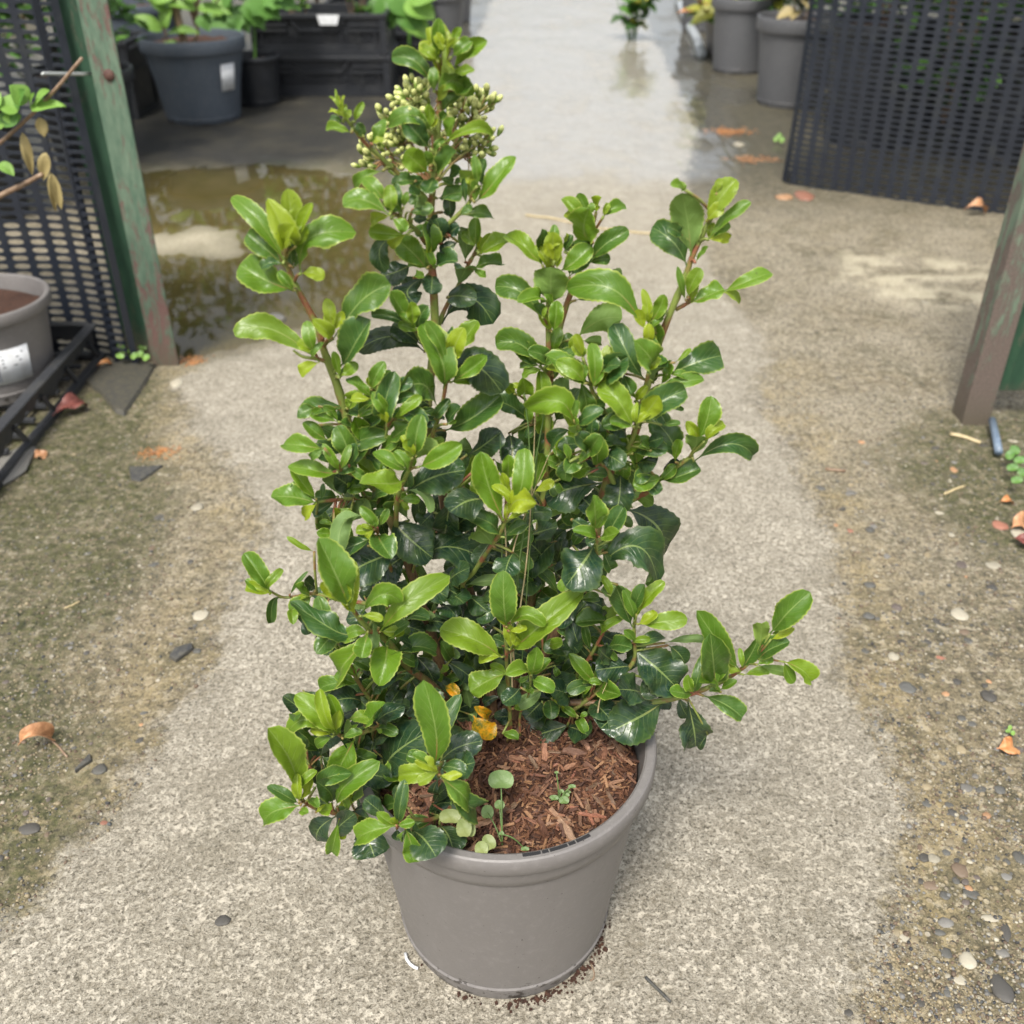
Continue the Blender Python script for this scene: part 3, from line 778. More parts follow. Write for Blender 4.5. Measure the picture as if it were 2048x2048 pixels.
TYPES = {'y': (.88, 0), 'g': (.64, 0), 'm': (.38, 0), 'd': (.02, 0), 'u': (.70, 1), 'v': (.30, 1), 'c': (.55, 0), 'Y': (.6, 0)}
def leaf_geo(B, T, w, N, age, rr, curve=None, recurve=None, fold=None, mid=None, nl=26, nw=3, teeth=True):
    L = (T - B).length
    if recurve is None: recurve = rr.uniform(.05, .45) if age < .5 else rr.uniform(-.15, .45)
    if age > .2 and rr.random() < .28: recurve = rr.uniform(.5, 1.0)
    if curve is None: curve = rr.uniform(-.05, .14)
    if fold is None: fold = rr.uniform(.15, .95) if age > .2 else rr.uniform(-.35, .30)
    wave = rr.uniform(.04, .17) * w; ph = rr.uniform(0, 6.28); wf = rr.uniform(1.2, 2.4)
    tw = rr.uniform(-.6, .6)
    ax = (T - B).normalized()
    S0 = ax.cross(N).normalized(); N0 = S0.cross(ax).normalized()
    lat = rr.uniform(-.07, .07) * L
    def cen(t):
        p = B.lerp(T, t)
        if mid is not None:
            p = B*(1-t)**2 + mid*2*t*(1-t) + T*t*t
        p = p + N0 * (curve * L * 4*t*(1-t)) + S0 * (lat * 4*t*(1-t))
        if t > .45: p = p - N0 * (recurve * L * ((t-.45)/.55)**2 * .55)
        return p
    p_a, p_b = rr.uniform(.78, 1.12), (rr.uniform(.40, .55) if age < .5 else rr.uniform(.44, .66))
    tm = p_a/(p_a+p_b); pk = tm**p_a * (1-tm)**p_b
    vs, fs, uv, ag = [], [], [], []
    nt = 2 if teeth else 1
    for i in range(nl + 1):
        t = i/nl
        c0 = cen(t); tg = (cen(min(t+.02, 1)) - cen(max(t-.02, 0))).normalized()
        S = tg.cross(N0); S.normalize()
        S = (Matrix.Rotation(tw*(t-.3), 3, tg) @ S); Nn = S.cross(tg)
        tt = max((t-.09)/.91, 0)
        pw = (tt**p_a * max(1-tt, 0)**p_b)/pk if tt > 0 else 0
        hw = w/2 * max(pw, .055 if t < .95 else .0) + 1e-5
        edge_t = (1.0 + (.045 if i % 2 else -.025)) if teeth and .2 < t < .99 else 1.0
        for j in range(-nw, nw+1):
            s = j/nw
            k = s * hw * (edge_t if abs(j) == nw else 1)
            up = fold * abs(k) * (1 - .25*abs(s)) + wave * math.sin(ph + wf*6.28*t + (1.5 if s < 0 else 0)) * s*s * min(1, pw*1.2)
            puck = .05*w*(math.sin(t*9*6.28 - abs(s)*9)) * abs(s)*(1-abs(s)) * pw
            nz = mn.noise(Vector((t*3.2 + ph*9, s*1.7, ph)))*.16 + mn.noise(Vector((t*8 + ph*5, s*4, ph)))*.055
            vs.append(c0 + S*k*(1 - .12*fold*fold) + Nn*(up + puck + nz*w*pw*min(1, abs(s)*2))); uv.append((t, (s+1)/2))
    W_ = 2*nw+1
    for i in range(nl):
        for j in range(W_-1):
            a = i*W_+j; fs.append((a, a+1, a+W_+1, a+W_))
    return vs, fs, uv
def make_leaf_obj(vs, fs, uv, age, hue, red, yellow, name='leaf', mat=None, bp=(0, 0, 0)):
    me = bpy.data.meshes.new(name); me.from_pydata([tuple(v) for v in vs], [], fs)
    me.polygons.foreach_set('use_smooth', [True]*len(fs)); me.materials.append(mat or M_leaf)
    ul = me.uv_layers.new(name='UVMap')
    li = np.zeros(len(me.loops), np.int32); me.loops.foreach_get('vertex_index', li)
    ul.data.foreach_set('uv', np.array(uv, np.float32)[li].ravel())
    for nm, val in (('age', age), ('hue', hue), ('red', red), ('yellow', yellow)):
        a = me.attributes.new(nm, 'FLOAT', 'POINT'); a.data.foreach_set('value', np.full(len(vs), val, np.float32))
    o = bpy.data.objects.new(name, me); C.objects.link(o); return o
leaf_id = 0
leaf_recs = []
def leaf(c, bx, by, tx, ty, w, typ, mx=None, my=None, dd=0.0, db=None):
    global leaf_id
    leaf_id += 1
    rr = random.Random(leaf_id * 7919)
    s = CROPS[c][2]; bu, bv = cr(c, bx, by); tu, tv = cr(c, tx, ty)
    age, flip = TYPES[typ]
    age = min(1, max(0, age + rr.uniform(-.10, .10)))
    si, sj, dist = nearest_stem(bu, bv)
    d = stem_px[si][sj][2] if db is None else db
    far = min(dist, 60) / 60
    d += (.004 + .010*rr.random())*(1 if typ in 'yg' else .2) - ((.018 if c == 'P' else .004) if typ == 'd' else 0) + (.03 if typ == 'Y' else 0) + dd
    B = pt(bu, bv, d)
    scale = (B - CAMP).length / FPX * .98
    Lpx = math.dist((bu, bv), (tu, tv)); wpx = w*s
    if wpx / Lpx > .56:
        Lr = wpx/.56*scale; L0 = Lpx*scale
        dt = min(math.sqrt(max(Lr*Lr - L0*L0, 0)), .030)
    else: dt = rr.uniform(-.10, .22) * Lpx*scale
    if flip: dt = abs(dt)*.6
    T = pt(tu, tv, d + dt)
    vd = (CAMP - (B+T)/2).normalized()
    V = vd*.85 + Vector((0, 0, 1))*.42 + Vector((rr.uniform(-1, 1), rr.uniform(-1, 1), rr.uniform(-1, 1)))*.22
    ax = (T-B).normalized(); N = (V - ax*V.dot(ax)).normalized()
    if flip: N = -( (vd*1.0 + Vector((0, 0, -1))*.25) - ax*((vd*1.0 + Vector((0, 0, -1))*.25).dot(ax)) ).normalized()
    S = ax.cross(N).normalized()
    app = (S - vd*S.dot(vd)).length
    wr = wpx*scale / max(app, .72) * ((1.24 if c != 'P' else 1.0) if age < .25 else 1.07)
    Mid = None
    if mx is not None:
        mu, mv = cr(c, mx, my); Mp = pt(mu, mv, d + dt*.5)
        Mid = Mp*2 - (B+T)/2
    vs, fs, uv = leaf_geo(B, T, wr, N, age, rr, mid=Mid, nl=26 if Lpx > 24 else 14, nw=4 if wpx > 30 else 3)
    leaf_recs.append([wpx*Lpx, vs, fs, uv, age, rr.random(), rr.uniform(0, 1) if age > .4 else rr.uniform(0, .3), 1.0 if typ == 'Y' else 0.0, si, B])
    if dist > 5:
        u2, v2, d2 = stem_px[si][sj]
        # walk a little down the stem so that the petiole leaves it at an angle
        j2 = max(sj-2, 0) if dist > 12 else sj
        u2, v2, d2 = stem_px[si][j2]
        p0 = pt(u2, v2, d2); ln = smooth_line([p0, p0.lerp(B, .5) + Vector((0, -.002, .002)), B], 3)
        petioles.append((ln, .0008 + .0004*rr.random(), si))
petioles = []
LEAVES = {
'B': '''1090 580 1100 355 200 y;1062 470 1068 142 105 g;1035 480 1008 232 85 y;1110 400 1092 200 80 y;1125 390 1135 240 60 y;1160 370 1245 212 60 g;1170 440 1330 308 95 g
1170 545 1430 305 105 g;1035 705 715 432 125 m 900 500;1130 600 1215 545 90 m;1200 650 1270 570 95 m;1235 700 1322 655 110 m;1060 785 1290 695 140 g 1160 640;1100 870 1250 725 110 m
1015 1015 710 915 115 g 850 880;1010 990 990 800 75 g;1130 1065 1160 930 100 g;1075 935 1130 880 60 m;1085 1125 1460 1020 90 g 1330 1000;1005 1145 835 930 165 m;995 1335 805 1168 160 g
1000 1290 962 1170 80 g;1048 1335 1165 1170 150 m;1030 1355 970 1488 135 m;560 1115 632 930 95 g;400 1025 208 970 70 g;425 945 482 795 55 g;500 1065 440 960 70 m;335 945 243 900 50 m
640 1320 395 1408 80 g;660 1555 505 1370 105 g;695 1665 338 1555 150 g 500 1540;712 1645 690 1472 100 g;785 1650 745 1442 80 m;802 1600 830 1490 50 g;880 1615 890 1480 130 m;830 1640 1032 1600 80 m
1060 1535 1232 1462 120 m;1170 1705 1150 1530 80 d;870 1690 965 1680 60 d;1315 1565 1290 1300 135 u;1370 1440 1352 1210 70 g;1400 1435 1430 1230 90 m;1350 1565 1612 1200 140 g 1520 1400
1285 1575 1270 1385 50 m;1240 1665 1482 1632 100 m;705 1690 820 1780 85 g;825 1815 528 1790 120 g;1100 1885 1060 1715 125 d;1150 1840 1225 1745 80 d;900 1400 760 1380 100 m;1150 1380 1225 1300 80 m
1080 1375 1185 1405 60 m;1040 1180 1090 1080 50 g;960 1390 850 1400 80 m;1180 1420 1260 1380 45 m;930 1520 850 1570 70 m;1100 1640 1180 1600 70 d;1020 1760 900 1800 90 m;980 1700 930 1580 60 m''',
'A': '''380 560 65 120 115 g 250 330;410 440 405 92 125 y;400 470 345 250 150 y;455 460 545 185 65 y;430 400 455 190 80 y;395 380 370 230 70 y;400 470 440 330 110 y;375 575 150 368 130 m;445 745 95 565 200 g 270 660
490 635 795 345 150 g 570 440;440 595 425 440 75 m;610 1205 65 1045 150 g 280 1020;575 1140 530 955 85 g;560 1190 622 1080 40 g;695 1005 668 815 75 y;690 1045 620 955 90 y;700 1055 1022 690 170 m 870 850
735 1245 862 960 190 m;740 1305 700 1140 60 g;740 1295 842 1215 75 g;1110 400 1030 630 100 d 1010 480;1300 605 1118 418 150 g;1332 515 1330 352 105 g;1350 595 1218 500 110 u;1312 525 1310 430 40 y
1350 615 1492 550 115 m;1400 450 1355 300 115 d;1200 575 1005 650 125 d;1300 650 1120 735 100 d;1300 650 1235 815 150 d 1190 740;1335 640 1330 755 110 d;1210 660 1275 650 50 g;1545 565 1550 320 125 v
1620 465 1612 280 80 g;1635 505 1822 395 105 g;1600 605 1770 545 95 m;1492 715 1555 570 145 v;1650 525 1640 390 50 y;1500 430 1380 485 60 d;1395 960 1718 935 180 d 1560 800;1430 790 1600 790 120 d
1255 1005 1060 745 110 g;1205 965 1190 810 85 g;1262 1005 1292 850 100 m;1205 985 972 865 70 m;1285 1140 860 1110 120 d 1080 1030;1260 1090 1080 960 120 d;1405 1375 1330 1040 190 g;1425 1245 1310 948 85 g
1462 1215 1520 1020 125 y;1480 1160 1612 940 105 g;1455 1335 1695 1165 105 g;1430 1080 1430 1010 110 m;1430 1345 1772 1390 200 d 1600 1250;1530 1205 1700 1250 70 d;1370 1510 1178 1378 190 m 1260 1370
1420 1645 1772 1415 190 m;1430 1605 1510 1490 90 m;1190 1375 1300 1300 60 d;945 1435 795 1300 75 g;940 1380 990 1240 90 g;955 1400 1062 1258 60 m;860 1560 1022 1350 80 m;1060 1405 1180 1330 90 m
1055 1595 1040 1370 145 m;1040 1565 985 1440 85 g;1045 1600 1030 1480 65 y;1080 1565 1238 1418 70 g;1150 1530 1250 1560 110 m;790 1500 458 1520 115 m;700 1490 540 1455 80 m;790 1505 850 1420 95 g
730 1590 555 1525 85 g;800 1540 872 1500 75 m;665 1710 522 1588 85 g;640 1760 375 1710 125 g;800 1865 720 1620 140 m;820 1805 935 1670 130 m;740 1905 640 1745 60 g;740 1905 795 1755 50 g
1005 1760 1100 1690 90 g;1060 1700 1170 1610 115 m;1230 1805 1250 1578 130 g;1205 1820 1160 1725 80 y;1180 1905 978 1775 90 g;1185 1885 1388 1810 125 u 1280 1770;1250 1880 1515 1735 140 g;1300 1780 1400 1700 70 g
1450 1780 1605 1750 120 v;1560 1800 1770 1650 150 d;1850 1665 1850 1840 150 d;1290 1570 1340 1610 70 d;1350 1570 1400 1480 70 m;930 1650 1000 1560 90 m;880 1750 960 1640 80 m;840 1640 760 1590 70 m
1110 1760 1020 1850 80 m;600 1490 480 1540 80 m;900 1800 990 1850 90 m;1240 1640 1300 1560 70 m;1100 1470 1180 1420 70 m;1330 1480 1240 1420 80 d;1380 1860 1290 1900 80 d''',
'C': '''400 535 232 338 105 g;440 565 465 345 110 y;400 410 400 330 80 m;470 510 428 340 70 y;500 575 675 415 115 g;560 605 690 440 100 m;530 455 690 400 70 m;485 560 505 445 50 y;545 410 565 365 45 y;455 430 470 330 60 g
448 785 450 560 205 u;420 895 142 650 130 m 290 720;390 770 340 700 90 g;460 935 485 750 90 g;400 845 370 780 60 m;700 405 690 188 165 g;640 270 538 145 85 g;672 240 608 110 60 g;720 220 738 140 65 y;765 245 892 182 75 g
670 525 905 330 110 m 790 430;700 485 620 400 70 m;700 650 885 610 120 v;600 745 760 700 60 m;1012 922 620 640 170 g 830 690;600 975 875 850 160 u 730 850;640 985 750 1000 70 u;405 1155 132 1000 140 m 270 1020
380 1135 240 970 100 m;420 1135 370 1040 90 m;462 1065 500 920 75 g;470 1055 590 960 75 m;470 1205 500 1060 110 m;410 1145 525 1035 60 g;560 1060 595 960 55 y;640 1085 600 960 60 y;680 1255 508 1055 130 g;650 1240 525 1110 100 g
700 1260 700 1020 90 g;712 1275 790 1060 105 y;740 1305 870 1095 160 m;1025 905 1003 685 50 y;1030 885 1125 710 80 g;1040 905 1132 770 75 m;1285 485 1228 80 180 u;1250 90 1188 48 60 g;1375 275 1548 30 125 y;1430 110 1462 20 40 y
1385 385 1642 162 65 g;1390 385 1512 290 60 g;1260 545 1090 315 150 m;1230 350 1160 300 70 m;1310 525 1390 425 30 g;1250 745 1208 550 40 g;1262 725 1350 550 80 g;1285 760 1478 670 105 g;1468 695 1758 570 95 g
1010 1215 868 940 135 m;1100 1035 1060 880 95 g;1040 1015 1040 918 65 y;1030 1165 1052 1025 140 g;1060 1235 1115 1120 110 m;1150 1185 1462 1060 165 m;1190 1115 1282 1030 30 g;1100 1250 1358 1205 80 g;1140 1150 1110 1100 80 g
940 1500 808 1258 140 g;960 1340 870 1230 50 g;950 1345 1002 1270 55 y;958 1475 1095 1308 125 y;980 1505 1225 1275 160 m;840 1665 965 1560 105 g;835 1600 850 1510 50 g;940 1655 1082 1620 105 m;1190 1705 1085 1465 145 m
1110 1485 1220 1470 40 m;1155 1390 1242 1395 30 m;610 1545 388 1365 145 g 500 1370;590 1455 600 1340 50 g;600 1485 682 1400 90 m;600 1545 600 1470 80 g;690 1405 765 1370 75 m;540 1350 450 1330 100 m;680 1420 780 1505 90 d
640 1525 672 1440 70 d;410 1345 605 1265 145 v;330 1475 128 1340 140 m;290 1305 282 1195 100 g;230 1300 175 1230 65 g;520 1705 508 1590 75 g;560 1705 530 1600 40 g;690 1630 740 1550 110 m;560 1785 695 1715 95 g
610 1715 695 1615 50 g;650 1790 775 1765 60 m;770 1680 860 1700 110 d;1290 1668 1320 1545 125 u;1330 1575 1405 1335 125 g;1365 1580 1462 1490 75 y;1300 1705 1662 1660 130 m 1500 1580;1110 1800 938 1840 105 g
1100 1815 1330 1740 140 m;1110 1795 1220 1705 70 d;350 1885 405 1640 100 g;200 1535 210 1690 120 d;260 1740 300 1620 70 m;380 1500 300 1560 60 m;880 1180 930 1290 90 m;760 1180 830 1120 90 m;1090 1400 1140 1480 80 m
950 1420 860 1400 80 d;900 1560 820 1500 80 d;760 1450 690 1480 80 d;1010 1590 1110 1560 80 d;1050 1640 980 1560 70 m''',
'D': '''590 475 425 268 85 g;592 495 422 385 75 u;590 505 295 470 145 g;618 485 632 380 32 m;752 470 645 310 90 v;722 312 435 228 105 g;805 415 725 340 115 d;950 400 785 400 85 g;1160 355 962 335 165 g 1030 400
1180 430 1540 290 220 d;1350 350 1270 340 80 m;1150 420 1322 560 60 v 1290 440;1115 480 1255 480 60 g;970 565 1092 440 105 m;900 545 870 450 90 m;830 505 710 605 45 m;730 535 815 590 60 g;750 595 700 530 50 y;700 645 625 612 30 g
900 585 738 790 130 v 770 640;800 625 780 770 75 g;700 690 590 690 70 g;970 665 912 568 70 g;990 655 1042 548 50 g;962 672 842 680 68 y;990 700 1060 800 160 m;965 720 925 700 60 m;1075 600 1338 830 220 d
1450 455 1412 720 145 d;1690 485 1462 545 190 d;1450 705 1615 555 140 d;1215 905 1722 880 190 d 1440 800;1090 820 790 935 220 d;1180 830 980 1000 170 d;1230 885 1315 830 60 g;805 1190 595 722 225 g;785 1155 612 1010 80 y 690 1060
838 1210 805 912 110 y;875 1230 1132 1145 140 g 1010 1090;1000 1330 1312 990 145 g 1140 1150;990 1300 980 1190 100 m;890 1345 555 1120 160 m 700 1300;920 1335 588 1680 180 g;920 1345 880 1500 120 g;1045 1425 1030 1588 190 g
700 1350 615 1420 120 m;1070 1430 1060 1330 120 m;600 1320 610 1410 50 d;300 1085 140 840 125 g;275 1075 135 995 75 g;270 1045 338 958 60 g;362 1118 290 1292 70 m 320 1150;290 1090 180 1045 45 y;420 1090 500 962 28 m
548 1085 450 1040 85 g;562 1100 415 1195 110 g;430 1185 440 1245 70 g;570 1165 500 1260 110 d;495 1260 545 1345 65 d;575 815 398 718 38 g;590 1060 520 1000 75 d;1300 1005 1535 1110 160 d;1280 1060 1410 1095 130 d
1435 1100 1535 1140 130 d;1440 1305 1430 1200 110 d;1190 1180 1352 1258 70 v;1120 1310 1260 1310 100 d;1330 1315 1608 1510 145 d 1520 1350;1100 1465 1352 1435 135 m;1400 1510 1608 1650 90 d;1350 1420 1508 1490 60 v
1195 1630 1300 1860 220 d;1180 1585 1235 1510 100 d;880 1590 975 1540 90 d;970 1635 960 1560 90 g;960 1725 1065 1600 110 d;1010 1705 1125 1590 120 v;850 1665 598 1690 105 g;840 1615 735 1560 65 g;800 1505 935 1550 85 m
900 1795 695 1775 135 d;1000 1855 1115 1800 130 d;1795 615 1648 185 180 g;1850 520 1930 195 135 g;1845 480 1778 308 55 y;1862 480 1882 350 55 y;1815 610 1975 500 150 y 1880 500;1745 795 1560 612 160 u;1765 695 1640 560 120 m
1805 725 1935 635 85 m;1550 1030 1795 1000 70 v;1400 950 1500 1000 120 d;1380 1180 1480 1220 110 d;1290 1330 1400 1260 110 d;1480 900 1600 960 150 d;1560 1080 1680 1180 130 d;1500 1250 1600 1360 120 d;1250 1450 1180 1370 100 d
1150 1250 1250 1200 100 m;1160 1180 1080 1120 90 m;1440 1000 1540 920 130 d;1640 1120 1720 1020 120 d;1680 1300 1600 1220 120 d;1180 480 1280 330 90 m;1020 330 1060 220 90 m;880 420 850 340 70 m;1340 560 1260 640 110 d
1540 700 1460 640 120 d;1060 1000 1150 1080 110 d;940 480 1020 400 90 m;1100 600 1020 520 90 m;1700 1500 1780 1400 100 m;1700 1600 1640 1480 100 d;1460 1500 1400 1400 90 m;1420 1700 1520 1600 90 d;1130 1700 1060 1800 100 d
1480 1560 1560 1700 50 v;1540 1640 1600 1880 70 v;1380 1590 1430 1560 50 g;1400 1640 1360 1600 50 g;1420 1660 1480 1620 55 m;1420 1680 1500 1740 75 Y''',
'E': '''150 620 482 508 95 u 320 500;615 345 262 430 200 d;712 280 690 502 160 d;562 620 555 418 118 g;572 620 625 520 50 g;572 665 488 615 70 g;590 665 702 635 85 g;780 400 918 458 95 u;785 490 740 440 70 d
745 500 1015 785 220 d 930 600;650 545 782 590 55 v;562 870 950 942 215 d 790 740;560 712 390 940 225 d;335 690 150 860 170 d;185 650 335 600 130 d;505 930 345 970 75 g;345 1000 245 855 75 m;480 1040 652 1115 75 d
470 1040 585 1020 60 m;600 1250 655 1060 105 u;660 1015 620 920 50 g;785 1200 690 955 125 m;800 1160 740 980 75 g;812 1125 942 955 85 g;820 1185 1102 1140 105 g;800 1080 835 980 80 m;800 1290 740 1218 55 g
800 1300 955 1245 75 m;640 1320 775 1320 105 m;780 1295 890 1270 45 g;980 1295 1245 1275 50 v;1000 1310 1108 1425 90 d;795 1335 1060 1560 215 d;795 1430 578 1450 135 d;545 1395 450 1180 95 d 470 1300;540 1345 500 1190 50 m
565 1525 430 1368 85 g;620 1545 530 1520 40 g;595 1565 715 1600 125 g;552 1545 440 1560 80 m;965 1650 670 1800 215 d;700 1680 600 1800 170 d;880 1600 720 1560 140 d;1142 1600 1020 1575 80 g;1150 1590 1180 1420 70 m
1290 1545 1278 1300 180 m;1315 1590 1215 1515 85 g;1310 1575 1415 1520 50 g;1432 1465 1175 1108 140 g;1440 1445 1532 1288 100 m;1550 1365 1555 1178 95 u;1605 1240 1740 1050 145 g;1610 1275 1738 1205 50 y;1540 1395 1705 1290 120 m
1530 1425 1745 1470 60 u;1690 1408 1872 1520 115 g;1450 1485 1595 1460 50 g;1210 1610 1445 1740 125 m;1115 1640 1170 1925 160 d;1235 1840 1180 1935 38 d;40 1195 15 890 155 g;55 1175 50 1050 50 y;10 1380 -330 1210 175 g
60 1335 365 1040 165 g;45 1215 265 1190 90 g 150 1140;55 1225 160 1200 50 y;45 1475 -175 1590 145 g;185 1485 222 1308 95 g;175 1490 68 1460 85 g;190 1515 305 1560 85 g;190 1490 148 1430 40 y;170 1560 190 1600 45 g
80 1685 198 1640 75 g;305 1625 485 1570 75 g;290 1635 300 1738 95 m;290 1315 372 1290 65 g;320 1410 382 1385 45 m;330 1430 345 1485 40 g;460 1745 388 1690 48 g;465 1745 500 1808 65 g;468 1735 515 1710 30 g
430 1780 130 1870 140 d;400 1790 520 1840 125 d;250 1260 150 1180 110 d;330 1180 260 1080 110 d;380 1260 460 1340 110 d;300 1480 420 1540 130 d;420 1650 330 1560 120 d;540 1650 640 1720 130 d;200 1400 90 1340 100 d
120 1560 30 1640 100 d;250 1640 150 1740 110 d;680 1400 600 1330 100 d;850 1500 930 1600 110 d;420 1080 330 1040 90 d;210 900 130 960 130 d;80 760 30 880 130 d;100 1000 190 920 110 d;700 950 610 1000 70 v
240 780 180 700 120 d;420 560 520 640 110 d;480 420 560 500 110 d;860 330 940 400 90 m;730 160 650 230 110 d;800 230 900 210 100 d;640 120 560 80 110 m;900 280 820 330 90 m;360 130 400 220 110 m;300 320 350 420 80 m
500 200 420 240 100 m;520 160 460 60 100 m''',
'F': '''600 375 395 138 140 g;625 365 518 112 80 y;645 375 575 150 90 g;590 400 308 372 105 g 430 290;662 410 745 262 70 u;690 290 858 275 90 g;800 325 915 180 115 g;870 345 972 345 75 m;380 300 345 260 70 m;880 300 1015 205 110 d
740 410 605 665 170 g;390 745 245 380 185 g;400 610 380 395 85 m;485 590 440 465 70 d;383 812 465 635 68 y;390 725 455 640 60 g;390 840 122 890 155 g;380 825 208 715 75 m;440 800 480 820 60 g;390 870 445 890 50 g
490 885 605 865 75 g;590 825 500 695 125 m;625 845 765 608 130 g;700 870 785 680 125 m;720 880 862 858 85 d;620 910 462 1075 130 d;640 930 592 1138 95 g;745 950 860 1160 190 d;1005 970 720 1035 150 g;1025 965 970 930 45 y
1010 965 1125 945 60 g;1065 990 1120 1198 125 g;1010 990 1010 1065 60 d;1020 955 1050 735 80 m;885 890 1000 810 100 m;1105 1000 1255 1160 190 d;1285 965 1370 1120 160 d;1185 690 1130 945 210 d;920 620 1100 390 230 d
810 650 945 665 120 d;1120 560 955 640 140 g;1250 598 1180 140 190 g;1300 500 1340 258 105 m;1275 625 1028 625 125 y;1285 645 1545 840 150 g;1320 690 1615 915 170 m;1290 600 1440 620 100 m;1290 565 1528 425 135 d
1290 590 1500 555 140 d;1505 262 1620 425 150 Y;1600 290 1535 215 65 Y;1080 300 1000 380 90 d;760 480 700 400 80 d;860 480 930 400 110 d;900 780 820 690 100 d;1180 480 1120 380 110 d;1430 480 1350 380 110 d
1590 440 1650 580 85 m;1690 380 1780 400 60 g;1720 440 1760 520 60 d;640 1010 720 900 110 d;430 480 340 400 80 m;540 700 480 620 80 d;980 880 900 960 80 d;1230 400 1290 300 100 d;1080 850 1040 750 80 d''',
}
for c, txt in LEAVES.items():
    for rec in txt.replace('\n', ';').split(';'):
        q = rec.split()
        if len(q) < 6: continue
        a = [float(k) for k in q[:5]]
        leaf(c, *a, q[5], *([float(q[6]), float(q[7])] if len(q) > 7 else []))
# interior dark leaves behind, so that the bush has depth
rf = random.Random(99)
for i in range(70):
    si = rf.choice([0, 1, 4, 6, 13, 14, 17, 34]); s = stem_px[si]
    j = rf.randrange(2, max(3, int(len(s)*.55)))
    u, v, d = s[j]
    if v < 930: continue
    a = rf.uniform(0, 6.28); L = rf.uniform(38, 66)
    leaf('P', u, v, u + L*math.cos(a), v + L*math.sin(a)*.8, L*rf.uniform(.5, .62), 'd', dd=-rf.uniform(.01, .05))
# the heart of the bush, wherever the leaves listed above leave it open
cov = np.zeros((260, 260), bool); gyy, gxx = np.mgrid[0:260, 0:260]*8.0
def cover(bu, bv, tu, tv, w):
    cx_, cy_ = (bu+tu)/2, (bv+tv)/2; L_ = math.dist((bu, bv), (tu, tv)); ca, sa = (tu-bu)/L_, (tv-bv)/L_
    a_ = (gxx-cx_)*ca + (gyy-cy_)*sa; b_ = -(gxx-cx_)*sa + (gyy-cy_)*ca
    cov[(a_/(L_*.5))**2 + (b_/(w*.5))**2 < 1] = True
for c, txt in LEAVES.items():
    for rec in txt.replace('\n', ';').split(';'):
        q = rec.split()
        if len(q) < 6: continue
        a = [float(k) for k in q[:5]]; cover(*cr(c, a[0], a[1]), *cr(c, a[2], a[3]), a[4]*CROPS[c][2])
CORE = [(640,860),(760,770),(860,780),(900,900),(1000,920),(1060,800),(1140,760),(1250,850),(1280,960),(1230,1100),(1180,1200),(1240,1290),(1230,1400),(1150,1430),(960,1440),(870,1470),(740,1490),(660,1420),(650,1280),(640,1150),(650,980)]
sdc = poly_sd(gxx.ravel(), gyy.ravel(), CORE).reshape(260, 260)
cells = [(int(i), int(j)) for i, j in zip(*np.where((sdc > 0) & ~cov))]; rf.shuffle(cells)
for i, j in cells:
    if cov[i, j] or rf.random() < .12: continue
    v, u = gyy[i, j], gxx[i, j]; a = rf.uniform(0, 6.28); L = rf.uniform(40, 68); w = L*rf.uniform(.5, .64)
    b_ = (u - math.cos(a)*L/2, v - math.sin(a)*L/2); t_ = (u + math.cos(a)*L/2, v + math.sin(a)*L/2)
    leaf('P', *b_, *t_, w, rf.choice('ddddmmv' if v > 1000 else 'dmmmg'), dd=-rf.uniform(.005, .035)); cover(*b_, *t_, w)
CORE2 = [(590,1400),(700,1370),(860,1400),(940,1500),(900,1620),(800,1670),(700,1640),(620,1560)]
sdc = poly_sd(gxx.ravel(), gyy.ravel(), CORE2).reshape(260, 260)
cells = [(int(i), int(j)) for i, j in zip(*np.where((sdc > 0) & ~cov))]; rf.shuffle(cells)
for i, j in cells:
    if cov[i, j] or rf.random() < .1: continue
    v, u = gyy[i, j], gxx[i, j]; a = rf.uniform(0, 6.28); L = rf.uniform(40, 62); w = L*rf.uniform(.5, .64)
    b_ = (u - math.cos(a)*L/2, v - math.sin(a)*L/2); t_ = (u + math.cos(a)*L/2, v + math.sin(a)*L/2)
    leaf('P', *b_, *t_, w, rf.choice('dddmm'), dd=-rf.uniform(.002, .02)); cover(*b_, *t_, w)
# young leaves crowded at the shoot tips and in the axils
for c, txt in LEAVES.items():
    for rec in txt.replace('\n', ';').split(';'):
        q = rec.split()
        if len(q) < 6 or q[5] not in 'ygmu': continue
        a = [float(k) for k in q[:5]]; k_ = 2 if q[5] == 'y' else (1 if rf.random() < (.7 if q[5] == 'g' else .5) else 0)
        if a[4] < 60: continue
        bu, bv = cr(c, a[0], a[1]); tu, tv = cr(c, a[2], a[3]); L = math.dist((bu, bv), (tu, tv))
        for z_ in range(k_):
            an = math.atan2(tv-bv, tu-bu) + rf.choice((-1, 1))*rf.uniform(.35, .95)
            l = min(L*rf.uniform(.45, .75), 46); an = an*.6 + (-math.pi/2)*.4 if q[5] == 'y' and tv < bv else an
            leaf('P', bu, bv, bu + l*math.cos(an), bv + l*math.sin(an), l*rf.uniform(.36, .55), {'y': 'y', 'g': rf.choice('gy'), 'm': rf.choice('gm'), 'u': 'g'}[q[5]], dd=rf.uniform(-.004, .006))
leaf_recs.sort(key=lambda r: -r[0])
for r in leaf_recs[:300]:
    _, vs, fs, uv, age, hue, red, yel, si, B = r
    o = make_leaf_obj([v - B for v in vs], fs, uv, age, hue, red, yel)
    o.parent = stem_objs[si]; o.location = B - SORG
    if yel: o['label'] = 'yellowing leaf mottled orange'
mm_v, mm_f, mm_uv, at_ = [], [], [], {'age': [], 'hue': [], 'red': [], 'yellow': []}
